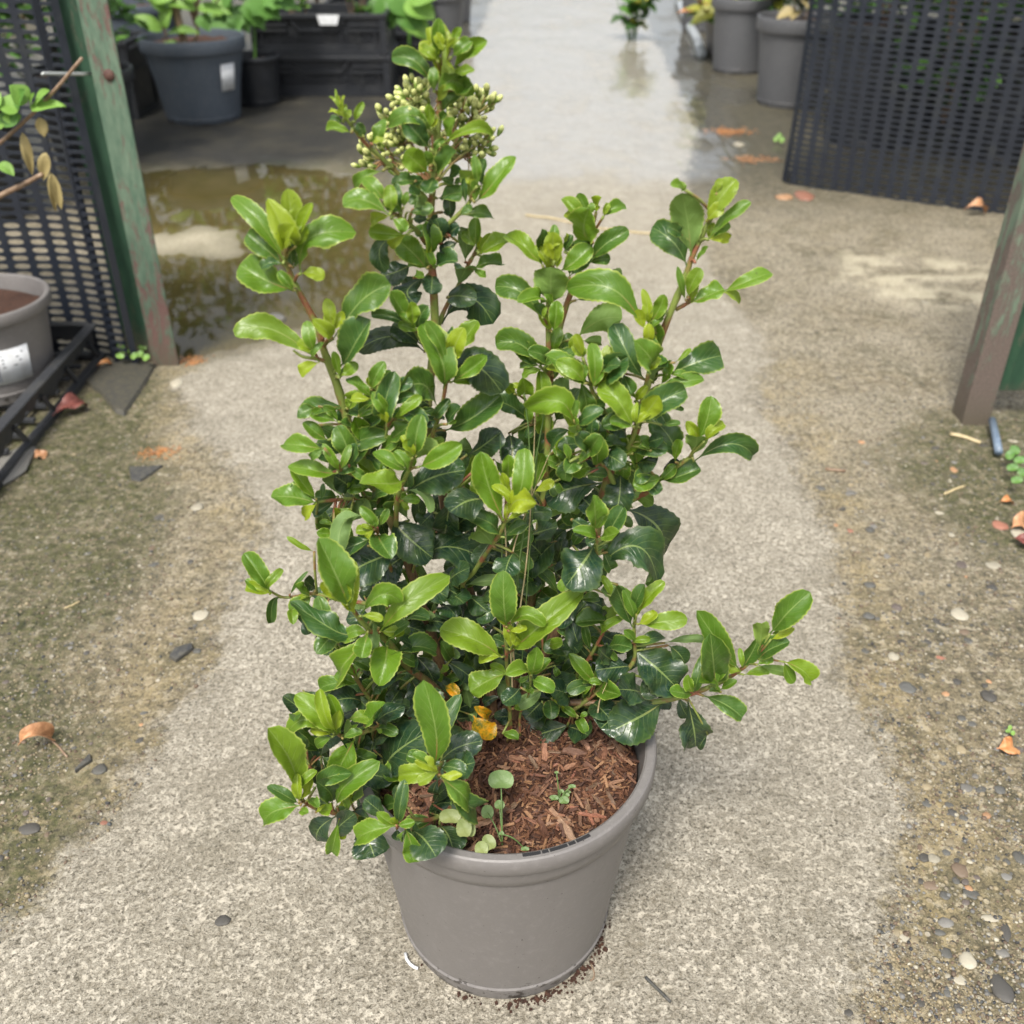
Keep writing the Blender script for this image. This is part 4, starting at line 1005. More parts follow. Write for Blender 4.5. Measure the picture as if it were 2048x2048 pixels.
for r in leaf_recs[300:]:
    _, vs, fs, uv, age, hue, red, yel, si, B = r
    n0 = len(mm_v); mm_v += [v - SORG for v in vs]; mm_f += [tuple(i+n0 for i in f) for f in fs]; mm_uv += uv
    for k, val in zip(('age', 'hue', 'red', 'yellow'), (age, hue, red, yel)): at_[k] += [val]*len(vs)
o = make_leaf_obj(mm_v, mm_f, mm_uv, 0, 0, 0, 0, 'small_leaves'); o.parent = shrub; o['kind'] = 'stuff'
for k in at_: o.data.attributes[k].data.foreach_set('value', np.array(at_[k], np.float32))
print('leaves', len(leaf_recs))
m = MB(); ag = []
for ln, r, si in petioles:
    m.tube([p - SORG for p in ln], r, 6); ag += [.95]*(6*len(ln))
o = m.build('leaf_stalks', M_stem, shrub, True); o['kind'] = 'stuff'
at = o.data.attributes.new('age', 'FLOAT', 'POINT'); at.data.foreach_set('value', ag)

# ---- flower buds
BUDL = '830 645,775 700,830 735,895 670,930 655,955 690,958 745,710 825,675 875,665 920,815 815,860 760,905 785,880 810,940 800,900 860,935 850,650 1050,690 1045,655 1090,730 1040,720 970,760 1010,825 1030,740 1070,700 1110,640 1160,680 1130,720 1120,775 1130,800 1150,640 1215,680 1190,725 1195,690 1245,720 1240,490 1115,470 1170,530 1190,500 1100,450 1285,500 1275,540 1260,575 1290,705 1325,790 1275,770 1300,850 1085,610 1120,1000 1050,740 880,860 700,780 1240,660 1270,690 960,770 1170,640 1080,845 850,870 890,920 700'
BUDR = '1370 745,1400 740,1440 730,1470 785,1430 780,1400 800,1350 800,1230 830,1220 780,1260 790,1300 870,1270 850,1340 820,1380 830,1440 860,1475 845,1190 905,1360 880,1390 920,1420 915,1350 950,1260 950,1250 990,1180 1040,1390 960,1480 1020,1450 1030,1460 1060,1310 1120,1280 1090,1370 1110,1400 1090,1450 1120,1220 1130,1430 1160,1380 1170,1200 1160,1330 1160,1410 1190,1300 720,1310 1240,1270 1200,1330 1270,1230 1170,1340 1190,1290 1150,1210 870,1300 930,1320 980,1400 1020,1240 1080,1310 800,1180 970,1350 1060,1260 890'
HUBL = [(905, 780), (745, 935), (800, 1110), (640, 1235), (700, 1180)]; HUBR = [(1330, 900), (1290, 1040), (1290, 1200), (1250, 860), (1400, 1100)]
def bud_mesh():
    m = MB(); prof = [(0, -.0022), (.0009, -.0020), (.0012, -.0012), (.0014, 0), (.0019, .0012), (.0021, .0026), (.0018, .0042), (.0010, .0054), (0, .0060)]
    m.lathe(prof, 10)
    for k in range(5):
        a = k*2*math.pi/5
        c, s_ = math.cos(a), math.sin(a)
        m.add([(c*.0014 - s_*.0007, s_*.0014 + c*.0007, -.0005), (c*.0014 + s_*.0007, s_*.0014 - c*.0007, -.0005), (c*.0026, s_*.0026, .0026)], [(0, 1, 2)])
    me = bpy.data.meshes.new('flower_bud'); me.from_pydata([tuple(v) for v in m.v], [], m.f)
    me.polygons.foreach_set('use_smooth', [True]*len(me.polygons)); me.materials.append(M_bud); return me
bud_me = bud_mesh()
stalk = MB(); rb_ = random.Random(3)
def more(txt, n_, sd):
    r_ = random.Random(sd); P = [tuple(map(float, k.split())) for k in txt.split(',')]; out = list(P)
    while len(out) < len(P) + n_:
        a = r_.choice(P); x, y_ = a[0] + r_.gauss(0, 34), a[1] + r_.gauss(0, 34)
        if min(math.dist((x, y_), q) for q in out) > 27: out.append((x, y_))
    return ','.join('%.0f %.0f' % q for q in out)
BUDL = more(BUDL, 45, 4); BUDR = more(BUDR, 38, 5)
def buds(txt, hubs, root, dbase):
    H = [pt(*cr('B', *h), dbase - .004) for h in hubs]
    R = pt(*cr('B', *root), .0)
    for h in H: stalk.tube([p - SORG for p in smooth_line([R, R.lerp(h, .5) + Vector((0, -.003, .004)), h], 4)], .0008, 6)
    for k in txt.split(','):
        x, y_ = map(float, k.split())
        p = pt(*cr('B', x, y_), dbase + rb_.uniform(-.014, .014))
        h = min(H, key=lambda q: (q-p).length)
        dr = (p - h); dr = (dr.normalized() + Vector((rb_.uniform(-.5, .5), -.25 + rb_.uniform(-.5, .5), .55))).normalized()
        o = bpy.data.objects.new('flower_bud', bud_me); C.objects.link(o); o.parent = shrub
        o.location = p - SORG; o.rotation_euler = dr.to_track_quat('Z', 'Y').to_euler()
        s_ = rb_.uniform(.80, 1.12); o.scale = (s_, s_, s_*rb_.uniform(.9, 1.1))
        b = p - dr*.002*s_
        stalk.tube([q - SORG for q in smooth_line([h, h.lerp(b, .6) - dr*.002, b], 3)], .00042, 5)
buds(BUDL, HUBL, (1020, 1420), -.012)
buds(BUDR, HUBR, (1050, 1420), -.022)
buds(','.join('%.0f %.0f' % (rb_.gauss(1080, 85), rb_.uniform(720, 1250)) for _ in range(44)), [(1000, 1100), (1120, 1000), (1150, 1180), (1020, 900)], (1035, 1440), -.030)
o = stalk.build('flower_stalks', M_stalk, shrub, True); o['kind'] = 'stuff'
# pointed flower spike at the far left of the bud cluster
for (bx, by, tx, ty, w, t) in ((300,850,270,690,22,'g'),(320,880,245,740,24,'g'),(310,860,300,740,24,'y'),(330,880,330,760,24,'g'),(340,900,355,800,26,'g'),(330,900,240,830,24,'g'),
                            (350,920,300,840,30,'y'),(290,800,255,760,20,'g'),(310,820,330,745,20,'y'),(360,930,390,850,38,'g'),(345,915,350,830,30,'g'),(300,870,215,850,14,'y')):
    leaf('B', bx, by, tx, ty, w, t)
    r = leaf_recs[-1]; _, vs, fs, uv, age, hue, red, yel, si, B = r
    o = make_leaf_obj([v - B for v in vs], fs, uv, min(1, age+.15), hue, 0, 0, 'bract'); o.parent = stem_objs[si]; o.location = B - SORG

# ---- grass blades growing up through the shrub
gr = empty('grass_tuft', pt(1040, 1400, .02)); tag(gr, 'thin pale grass blades growing up through the middle of the shrub', 'grass')
GO = Vector(gr.location)
for P, r in (([(1020,1400),(1030,1200),(1050,1050),(1075,900),(1095,800),(1103,775)], .0009), ([(1010,1400),(1050,1150),(1062,1000),(1068,900),(1072,760)], .0008), ([(1025,1400),(1020,1150),(1050,1030),(1100,905)], .0009),
             ([(1020,1300),(1057,950),(1050,800),(1048,790)], .0009), ([(1000,1300),(1004,1100),(1003,960),(1000,870)], .0006), ([(1030,1350),(1010,1050),(1022,930),(1025,900)], .0008),
             ([(1040,1380),(1070,960),(1085,850),(1100,770)], .0006), ([(1195,1430),(1200,1400),(1214,1366)], .0010)):
    m = MB(); ln = smooth_line([pt(u, v, .045 + .008*k/len(P)) - GO for k, (u, v) in enumerate(P)], 4)
    vs = []; fs = []
    for i, p in enumerate(ln):
        w_ = r * (1 - .8*i/len(ln)); vs += [p + Vector((w_, 0, 0)), p + Vector((0, -w_*.4, 0)), p - Vector((w_, 0, 0)), p + Vector((0, w_*.3, 0))]
        if i:
            b = (i-1)*4
            for k in range(4): fs.append((b+k, b+(k+1) % 4, b+4+(k+1) % 4, b+4+k))
    mesh_obj('blade', vs, fs, M_straw if P[0][0] % 20 else M_weed, gr)

# ---- weeds in the mulch
def disc_leaf(mat, u, v, w, h, parent, org, z=None, d=None, tilt=.5, notch=.0, rot=0.0, name='leaf'):
    """a round little leaf centred on that spot; w, h in photo pixels"""
    p = ground(u, v, z) if z is not None else pt(u, v, d)
    sc_ = (p - CAMP).length/FPX
    vd = (CAMP-p).normalized(); N = (vd*.7 + Vector((0, 0, 1))*tilt).normalized()
    X_ = Vector((1, 0, 0)); X_ = (X_ - N*X_.dot(N)).normalized(); Y_ = N.cross(X_)
    X_, Y_ = X_*math.cos(rot) + Y_*math.sin(rot), Y_*math.cos(rot) - X_*math.sin(rot)
    vs = [p - org]; fs = []
    for ring in (1, 2, 3):
        for k in range(18):
            a = 2*math.pi*k/18; r = ring/3
            rx = 1 - notch*max(0, math.cos(a+math.pi/2))**6
            vs.append(p - org + X_*(w/2*sc_*r*rx*math.cos(a)) + Y_*(h/2*sc_*r*rx*math.sin(a)) + N*(.10*w*sc_*r*r*(.5+.5*math.sin(3*a))))
    for k in range(18): fs.append((0, 1+k, 1+(k+1) % 18))
    for ring in (0, 1):
        for k in range(18):
            a = 1+ring*18+k; b = 1+ring*18+(k+1) % 18; fs.append((a, a+18, b+18, b))
    c = vs[0].copy()
    return mesh_obj(name, [v_ - c for v_ in vs], fs, mat, parent, loc=c)
def weed(name, label, root, leaves, mat, stalk_mat=None, z=SZ+.012):
    e = empty(name, ground(*root, SZ+.004)); tag(e, label, 'weed'); O = Vector(e.location)
    m = MB()
    for L_ in leaves:
        u, v, w, h = L_[:4]; zz = L_[4] if len(L_) > 4 else z
        o = disc_leaf(mat, u, v, w, h, e, O, z=zz, notch=.25, rot=L_[5] if len(L_) > 5 else 0)
        m.tube(smooth_line([Vector((0, 0, 0)), Vector(o.location)*.5 + Vector((0, 0, .004)), Vector(o.location) - Vector((0, 0, .0004))], 4), .0006, 5)
    m.build('stalk', stalk_mat or M_weed, e, True); return e
weed('weed_seedling', 'round-leaved pale weed seedling standing in the mulch left of the pot centre', (1005, 1690), [(1002, 1561, 50, 42, SZ+.045), (999, 1610, 20, 20, SZ+.028), (975, 1625, 24, 30, SZ+.02)], M_weed)
weed('weed_seedling', 'tiny branching weed with small round leaflets in the middle of the mulch', (1118, 1605), [(1108, 1596, 18, 12), (1128, 1601, 20, 17), (1132, 1590, 14, 10), (1144, 1573, 15, 9, SZ+.02), (1113, 1545, 8, 6, SZ+.03), (1122, 1583, 12, 9), (1137, 1584, 9, 7)], M_weed)
weed('weed_seedling', 'pale two-lobed seedling leaning on the front rim of the taupe pot', (968, 1702), [(963, 1698, 26, 30, SZ+.03), (978, 1686, 26, 34, SZ+.03, .4)], M_coty)
weed('weed_seedling', 'pale yellow-green seedling of oval leaves under the front left leaves', (925, 1665), [(900, 1634, 42, 32, SZ+.04), (928, 1657, 30, 42, SZ+.04), (938, 1660, 26, 34, SZ+.034)], M_coty)
weed('weed_seedling', 'tiny flat seedling close to the rim slots at the pot front', (1052, 1700), [(1050, 1698, 16, 9, SZ+.022), (1003, 1667, 10, 9, SZ+.02)], M_weed)
# ================================================================== ground details
def rock(seed, flat=.55):
    r_ = random.Random(seed); bm = bmesh.new(); bmesh.ops.create_icosphere(bm, subdivisions=2, radius=.5)
    off = Vector((r_.uniform(0, 50),)*3)
    for v in bm.verts:
        v.co *= 1 + .38*mn.noise(v.co*1.9 + off) + .26*mn.noise(v.co*4.5 + off)
        v.co.z *= flat
    me = bpy.data.meshes.new('pebble'); bm.to_mesh(me); bm.free()
    me.polygons.foreach_set('use_smooth', [True]*len(me.polygons)); me.materials.append(M_stone); return me
rocks = [rock(i, .4 + .03*(i % 5)) for i in range(10)]
COLS = {'k': (.030, .033, .040), 'b': (.066, .073, .077), 'g': (.17, .17, .165), 'w': (.40, .37, .29), 't': (.28, .23, .14), 'n': (.14, .095, .065), 'r': (.32, .12, .08), 'p': (.09, .072, .072), 'o': (.45, .24, .12)}
def pebble(u, v, w, h, col, rot=0.0, sink=.28, rr=random):
    g = ground(u, v); sc_ = (g - CAMP).length/FPX
    W = w*sc_*.92; D = h*sc_*.8/max(.35, (CAM_H/(g-CAMP).length))
    o = bpy.data.objects.new('pebble', rr.choice(rocks)); C.objects.link(o); o.parent = ground_o
    hz = min(W, D)
    o.scale = (W, D, hz*.55); o.rotation_euler = (0, 0, rot)
    o.location = (g.x, g.y, gz(g.x, g.y) + hz*.55*.25*(.45-sink))
    f_ = rr.uniform(.8, 1.25); c_ = [k*f_ for k in COLS[col]]
    o['color'] = (*c_, 1.0)
    return o
rp = random.Random(17)
for c, txt in {'Q': '1470 1700 120 170 k;1500 1330 60 120 k;1270 1090 105 60 b;1110 1470 65 70 b;1390 1520 55 50 b;960 865 65 60 k;1110 830 50 40 b;1150 570 52 46 k;1220 600 55 40 b;1130 520 60 30 b;985 520 60 40 b;1450 430 65 55 b;1330 425 75 40 b;1240 415 80 60 g;1155 255 30 26 k;1585 860 80 85 b;1500 880 45 40 b;945 1010 45 40 k;1010 1035 90 60 n;1175 1005 45 45 b;1105 1100 65 60 b;1070 1335 65 42 b;740 1560 40 44 k;665 1585 35 22 k;1050 1740 65 55 k;1120 1725 48 42 b;940 1790 70 50 k;1190 1810 50 35 k;1320 1280 28 26 k;1250 1520 100 110 w;1025 870 80 60 w;980 405 65 50 t;1130 760 70 50 t;1200 940 110 80 n;1390 1250 100 45 w;840 1370 70 50 w;900 1380 60 50 t;790 1340 50 50 t;1200 1640 80 60 w;1450 1960 50 30 n;1520 300 90 50 t;1020 325 36 28 w;1260 885 40 26 w;1110 1270 90 70 g;1500 980 70 50 g;1480 1470 80 55 g',
               'R': '690 1540 110 80 b;1210 1600 90 80 k;1010 1500 60 36 k;440 1080 80 50 b;625 1020 75 55 p;1030 1060 110 80 w;450 880 80 45 b;450 520 60 45 b;1040 740 70 50 p;1240 745 100 50 w;360 755 60 50 t;600 1340 70 60 w;820 1240 42 34 k;650 1250 55 40 k;840 1170 40 28 k;905 1345 70 24 r;1100 1770 60 40 b;1040 1740 55 40 b;940 1580 50 36 o;785 1460 40 40 b;330 280 70 40 g;530 1520 50 40 g;660 1180 55 26 w;1240 890 70 50 k;320 525 45 30 r;560 690 50 30 g;990 120 50 40 o;1410 540 90 70 w;1290 490 90 60 r;820 680 40 40 t;1060 1180 70 40 n'}.items():
    for rec in txt.split(';'):
        x, y_, w, h, k = rec.split(); u, v = cr(c, float(x), float(y_)); s = CROPS[c][2]
        pebble(u, v, float(w)*s, float(h)*s, k, rp.uniform(-.5, .5), rr=rp)
for rec in '1895 1560 0;0 0 0'.split(';')[:0]: pass
pathm = lambda u, v: poly_sd(np.array([ground(u, v).x]), np.array([ground(u, v).y]), PATH)[0]
k_ = 0
while k_ < 190:
    if rp.random() < .72: u, v = rp.uniform(1600, 2060), rp.uniform(880, 2060)
    else: u, v = rp.uniform(0, 480), rp.uniform(900, 1850)
    if pathm(u, v) > -.015: continue
    s = min(rp.lognormvariate(2.25, .38), 22)
    pebble(u, v, s, s*rp.uniform(.5, .9), rp.choice('kkbbbgnttwpo'), rp.uniform(0, 6.28), .42, rp); k_ += 1
for u, v, w, h, col in ((448, 1848, 30, 22, 'k'), (1696, 2028, 22, 14, 'k'), (548, 630, 50, 24, 'g'), (400, 1230, 34, 26, 'w'), (395, 1015, 28, 18, 'w'), (210, 1650, 16, 10, 'r'), (60, 1657, 40, 26, 'k'),
                        (200, 1540, 30, 24, 'b'), (12, 940, 90, 90, 'g'), (1610, 393, 44, 22, 'r'), (1570, 396, 36, 16, 'o'), (1478, 290, 22, 16, 'w'), (355, 770, 26, 20, 'w'), (1850, 605, 12, 9, 'w')):
    pebble(u, v, w, h, col, rp.uniform(-.3, .3), .3, rp)
# gravel too small to pick apart
ico = bmesh.new(); bmesh.ops.create_icosphere(ico, subdivisions=1, radius=.5); iv = np.array([tuple(v.co) for v in ico.verts]); iff = np.array([[q.index for q in f.verts] for f in ico.faces]); ico.free()
NG = 60000
rt = rng.random(NG) < .66
gu = np.where(rt, rng.uniform(1480, 2100, NG), rng.uniform(-60, 560, NG)); gv = np.where(rt, 2080 - 1330*rng.random(NG)**1.25, rng.uniform(740, 1900, NG))
ry = CP + (1024-gv)/FPX*SP; rz = -SP + (1024-gv)/FPX*CP; tq = -CAM_H/rz
GX = (gu-1024)/FPX*tq; GY = ry*tq
keep = poly_sd(GX + .04*(fbm(GX, GY, 12, 3, 7)-.5), GY, PATH) < .008
keep &= (fbm(GX, GY, 16, 4, 201) + .25*rng.random(NG)) > .55
GX, GY = GX[keep][:17000], GY[keep][:17000]; NG = len(GX)
sz = np.minimum(np.exp(rng.normal(-6.0, .42, NG)), .0075); ra = rng.uniform(0, 6.28, NG)
sx = sz; sy = sz*rng.uniform(.55, 1, NG); sz_ = sz*rng.uniform(.4, .75, NG)
ii = np.clip(np.searchsorted(gx, GX), 0, nx-1); jj = np.clip(np.searchsorted(gy, GY), 0, ny-1); gzv = Z[jj*nx + ii]
V = iv[None]*np.stack([sx, sy, sz_], -1)[:, None]*(1 + .25*(rng.random((NG, len(iv), 1))-.5))
VX = V[..., 0]*np.cos(ra)[:, None] - V[..., 1]*np.sin(ra)[:, None] + GX[:, None]; VY = V[..., 0]*np.sin(ra)[:, None] + V[..., 1]*np.cos(ra)[:, None] + GY[:, None]
VZ = V[..., 2] + gzv[:, None] + (sz_*.15)[:, None]
F = (iff[None] + (np.arange(NG)*len(iv))[:, None, None]).reshape(-1, 3)
me = bpy.data.meshes.new('gravel'); me.vertices.add(NG*len(iv)); me.vertices.foreach_set('co', np.stack([VX, VY, VZ], -1).astype(np.float32).ravel())
me.loops.add(F.size); me.loops.foreach_set('vertex_index', F.ravel().astype(np.int32)); me.polygons.add(len(F))
me.polygons.foreach_set('loop_start', np.arange(0, F.size, 3, dtype=np.int32)); me.polygons.foreach_set('loop_total', np.full(len(F), 3, np.int32)); me.update(calc_edges=True)
pal = np.array([COLS[c_] for c_ in 'bkgnttttwtnggwtnt']); tc = pal[rng.integers(0, len(pal), NG)]*rng.uniform(.7, 1.2, NG)[:, None]
tc = np.concatenate([tc, np.ones((NG, 1))], 1)
at = me.color_attributes.new('tint', 'FLOAT_COLOR', 'POINT'); at.data.foreach_set('color', np.repeat(tc, len(iv), 0).astype(np.float32).ravel())
me.materials.append(M_gravel); o = bpy.data.objects.new('gravel', me); C.objects.link(o); tag(o, kind='stuff')

# ---- dead leaves and sticks lying about
def lying_leaf(label, u, v, Lpx, wpx, rot, mat, curl=.3, z0=.004, name='fallen_leaf', cat='fallen leaf'):
    g = ground(u, v); sc_ = (g - CAMP).length/FPX; L = Lpx*sc_; w = wpx*sc_/.7
    B = Vector((-L/2, 0, 0)); T = Vector((L/2, 0, 0)); rr_ = random.Random(int(u*v))
    vs, fs, uv = leaf_geo(B, T, w, Vector((0, -.35, 1)).normalized(), .5, rr_, curve=curl*.5, recurve=curl*.9, fold=curl*1.6, nl=18, teeth=False)
    mz = min(q.z for q in vs)
    vs = [q - Vector((0, 0, mz)) for q in vs] 
    back = [q + Vector((0, 0, .0004)) for q in vs]
    o = mesh_obj(name, vs, fs, mat); o.location = (g.x, g.y, gz(g.x, g.y) + .001); o.rotation_euler = (0, 0, rot)
    tag(o, label, cat); return o
lying_leaf('curled tan dead leaf on mossy concrete at the left edge', 72, 1495, 50, 28, .55, M_tan, .8)
lying_leaf('small bright orange dead leaf lying at the right edge', 2009, 1500, 36, 26, .2, M_orange, .3)
lying_leaf('dull red dead leaf under the edge of the black tray', 143, 832, 70, 24, .95, M_red, .3)
lying_leaf('thin tan dead leaf in front of the right mesh fence', 1948, 429, 42, 14, .1, M_tan, .5)
lying_leaf('orange brown scrap of leaf by the black plastic sheet', 212, 738, 30, 10, .7, M_orange, .3)
lying_leaf('faded reddish leaf far right below the grey post', 2045, 1090, 36, 22, -.6, M_red, .4)
lying_leaf('pale pinkish dead leaf on the right edge beside the red one', 2035, 1060, 36, 24, .4, M_tan, .4)
lying_leaf('small orange leaf fragment right of the gravel edge', 2010, 1008, 24, 12, .1, M_orange, .4)
lying_leaf('small tan leaf under the tray end', 80, 918, 20, 14, .4, M_tan, .4)
def stick(label, pts, rpx, mat, name='straw', cat='straw'):
    g = [ground(u, v) for u, v in pts]; r = rpx*(g[0]-CAMP).length/FPX/2
    O = g[0]; m = MB(); m.tube([Vector((q.x, q.y, gz(q.x, q.y) + r*1.1)) - O for q in smooth_line(g, 3)], r, 6)
    o = m.build(name, mat, None, True); o.location = O; tag(o, label, cat); return o
stick('long pale straw lying across the wet path behind the shrub', [(1051, 434), (1120, 440), (1200, 458), (1317, 471)], 4, M_straw)
stick('short pale straw beside the foot of the right post', [(1900, 870), (1925, 876), (1960, 888)], 7, M_straw)
stick('short yellowish straw on moss at the right', [(1888, 990), (1905, 982), (1930, 972)], 5, M_straw)
stick('short brown twig on the light concrete right of the path', [(1650, 941), (1690, 945)], 6, M_twig, 'twig', 'twig')
stick('thin straw on dark moss left', [(130, 1220), (145, 1214), (160, 1207)], 3, M_straw)
stick('thin dark curved rootlet beside the pot base', [(1181, 1927), (1188, 1945), (1187, 1958), (1180, 1963)], 2.5, M_twig, 'rootlet', 'root')
stick('dark splinter of wood right of the pot base', [(1290, 1960), (1305, 1975), (1340, 2012)], 6, M_slate, 'twig', 'twig')
stick('dead brown stem lying from the curled tan leaf', [(100, 1478), (118, 1495), (135, 1515)], 4, M_twig, 'twig', 'twig')
def scrap(label, poly, mat, z=.004, name='plastic_scrap', cat='plastic scrap', bend=.0):
    g = [ground(u, v) for u, v in poly]; O = g[0].copy(); n_ = len(g)
    vs = []
    for q in g: zz = gz(q.x, q.y) + .001; vs.append(Vector((q.x, q.y, zz)) - O)
    ct = sum(vs, Vector())/n_ + Vector((0, 0, z+bend))
    top = [v.lerp(ct, .08) + Vector((0, 0, z)) for v in vs]
    V = vs + top + [ct + Vector((0, 0, .002))]
    F = [(i, (i+1) % n_, n_+(i+1) % n_, n_+i) for i in range(n_)] + [(n_+i, n_+(i+1) % n_, 2*n_) for i in range(n_)]
    o = mesh_obj(name, V, F, mat, None, False); o.location = O; tag(o, label, cat); return o
scrap('flat dark slate-coloured scrap on moss left of the path', [(258, 938), (300, 940), (328, 936), (300, 955), (282, 966), (262, 962)], M_slate)
scrap('small dark pointed scrap at the lower left moss', [(152, 1548), (185, 1525), (182, 1512), (170, 1525), (150, 1545)], M_slate)
scrap('creased black plastic sheet lying at the foot of the left post', [(222, 725), (262, 712), (314, 730), (290, 775), (250, 835), (232, 830), (200, 790), (165, 765)], mat_dead('mossy_plastic', (.045, .045, .042), (.085, .078, .055), .6), .006, 'plastic_sheet', 'plastic sheet', .004)
scrap('dark grey flake lying above the long curled leaf stem', [(338, 1315), (350, 1300), (385, 1290), (388, 1300), (352, 1325)], M_slate)
# tufts of orange lichen-like fibres, mossy weeds by the posts
def tuft(label, u, v, n_, spread, L, mat, cat, name, up=.15, sd=1, wd=.0006):
    r_ = random.Random(sd); g = ground(u, v); O = Vector((g.x, g.y, gz(g.x, g.y))); m = MB()
    for i in range(n_):
        b = Vector((r_.gauss(0, spread), r_.gauss(0, spread*.6), 0)); d_ = Vector((r_.uniform(-1, 1), r_.uniform(-1, 1), up*r_.random()+.05)).normalized()*L*r_.uniform(.5, 1)
        m.tube([b, b + d_*.5 + Vector((0, 0, L*.1)), b + d_], [wd, wd, wd*.4], 3)
    o = m.build(name, mat, None, False); o.location = O; tag(o, label, cat, kind='stuff'); return o
tuft('orange brown fibres beside the left post foot', 385, 722, 90, .022, .02, M_orange, 'fibres', 'fibre_clump', sd=2)
tuft('orange fibres on the concrete by the slate scrap', 320, 905, 110, .020, .013, M_orange, 'fibres', 'fibre_clump', sd=3)
tuft('orange litter on the far right of the path', 1455, 265, 90, .045, .035, M_orange, 'litter', 'fibre_clump', sd=4, wd=.0010)
tuft('brown litter at the foot of the mesh', 1510, 320, 90, .04, .03, M_tan, 'litter', 'fibre_clump', sd=5, wd=.0012)
def small_weed(label, pts, mat, s=14, hz=.015, name='small_weed'):
    g = ground(*pts[0]); e = empty(name, (g.x, g.y, gz(g.x, g.y))); tag(e, label, 'weed'); O = Vector(e.location); m = MB()
    for u, v in pts:
        o = disc_leaf(mat, u, v, s, s*.75, e, O, z=hz, rot=(u*7 % 3)); m.tube([Vector((0, 0, 0)), Vector(o.location)], .0006, 4)
    m.build('stalk', mat, e, True)
small_weed('small bright green weed between the mesh and the left post', [(245, 700), (232, 690), (258, 685), (262, 702), (280, 708), (250, 692), (285, 695), (240, 712), (268, 712), (292, 715)], M_pale, 15, .03)
small_weed('green weed leaf sticking out beside the dark plate of the right post', [(2020, 730), (2008, 722), (2030, 745)], M_pale, 22, .05)
small_weed('tiny light green seedling on the gravel at the right', [(2020, 1455), (2016, 1462), (2026, 1466)], M_pale, 9, .008)
small_weed('green weeds at the right edge below the blue pipe', [(2030, 900), (2040, 920), (2025, 935), (2045, 945), (2034, 960), (2020, 910)], M_mid, 20, .03)
small_weed('bright moss sprig near the mesh corner', [(1558, 272), (1552, 278), (1564, 280)], M_pale, 12, .02)

# ================================================================== posts and mesh fences
def post(label, x, y, w, h, mat, rot=0, dep=.05):
    e = empty('fence_post', (x, y, -.02)); tag(e, label, 'fence post')
    m = MB(); m.box((0, .003, h/2), (w, .006, h)); m.box((-w/2+.0042, dep/2+.006, h/2), (.006, dep, h)); m.build('post_shaft', mat, e, False, .0025); return e
lp = post('leaning-looking green painted steel post with rust spots at the left', -.7395, 1.972, .055, 1.25, M_post)
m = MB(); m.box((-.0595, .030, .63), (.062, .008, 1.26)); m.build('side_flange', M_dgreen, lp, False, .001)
bp = aty(218, 150, 1.972)
m = MB(); m.lathe([(0, .004), (.008, .004), (.010, .002), (.0105, 0)], 16)
bo = mesh_obj('bolt_head', [Matrix.Rotation(math.pi/2, 3, 'X') @ v for v in m.v], m.f, mat_dead('rusty_bolt', (.06, .025, .02), (.12, .06, .045), .7), lp); bo.location = bp - Vector(lp.location)
rpst = post('worn brown and green steel post at the right edge of the picture', .8845, 1.70, .052, 1.2, M_post2)
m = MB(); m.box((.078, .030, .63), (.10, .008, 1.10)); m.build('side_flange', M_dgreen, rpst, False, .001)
m = MB(); m.tube([aty(84, 150, 1.93), aty(88, 147, 1.935), aty(165, 148, 1.955), aty(182, 147, 1.985)], .0035, 10)
hk = m.build('wire_hook', M_wire, None, True); tag(hk, 'galvanised wire hook holding the black mesh to the left post', 'hook')
m = MB(); bpz = [aty(1982, 840, 1.66), aty(1988, 870, 1.63), aty(1995, 900, 1.58)]
m.tube([Vector((q.x, q.y, max(q.z, .012))) for q in (ground(1984, 840, .02), ground(1992, 875, .016), ground(1998, 905, .014))],   .007, 12)
hp = m.build('blue_pipe', mat_dead('faded_blue_plastic', (.10, .14, .20), (.20, .26, .33), .4), None, True); tag(hp, 'short faded blue pipe end at the foot of the right post', 'pipe')

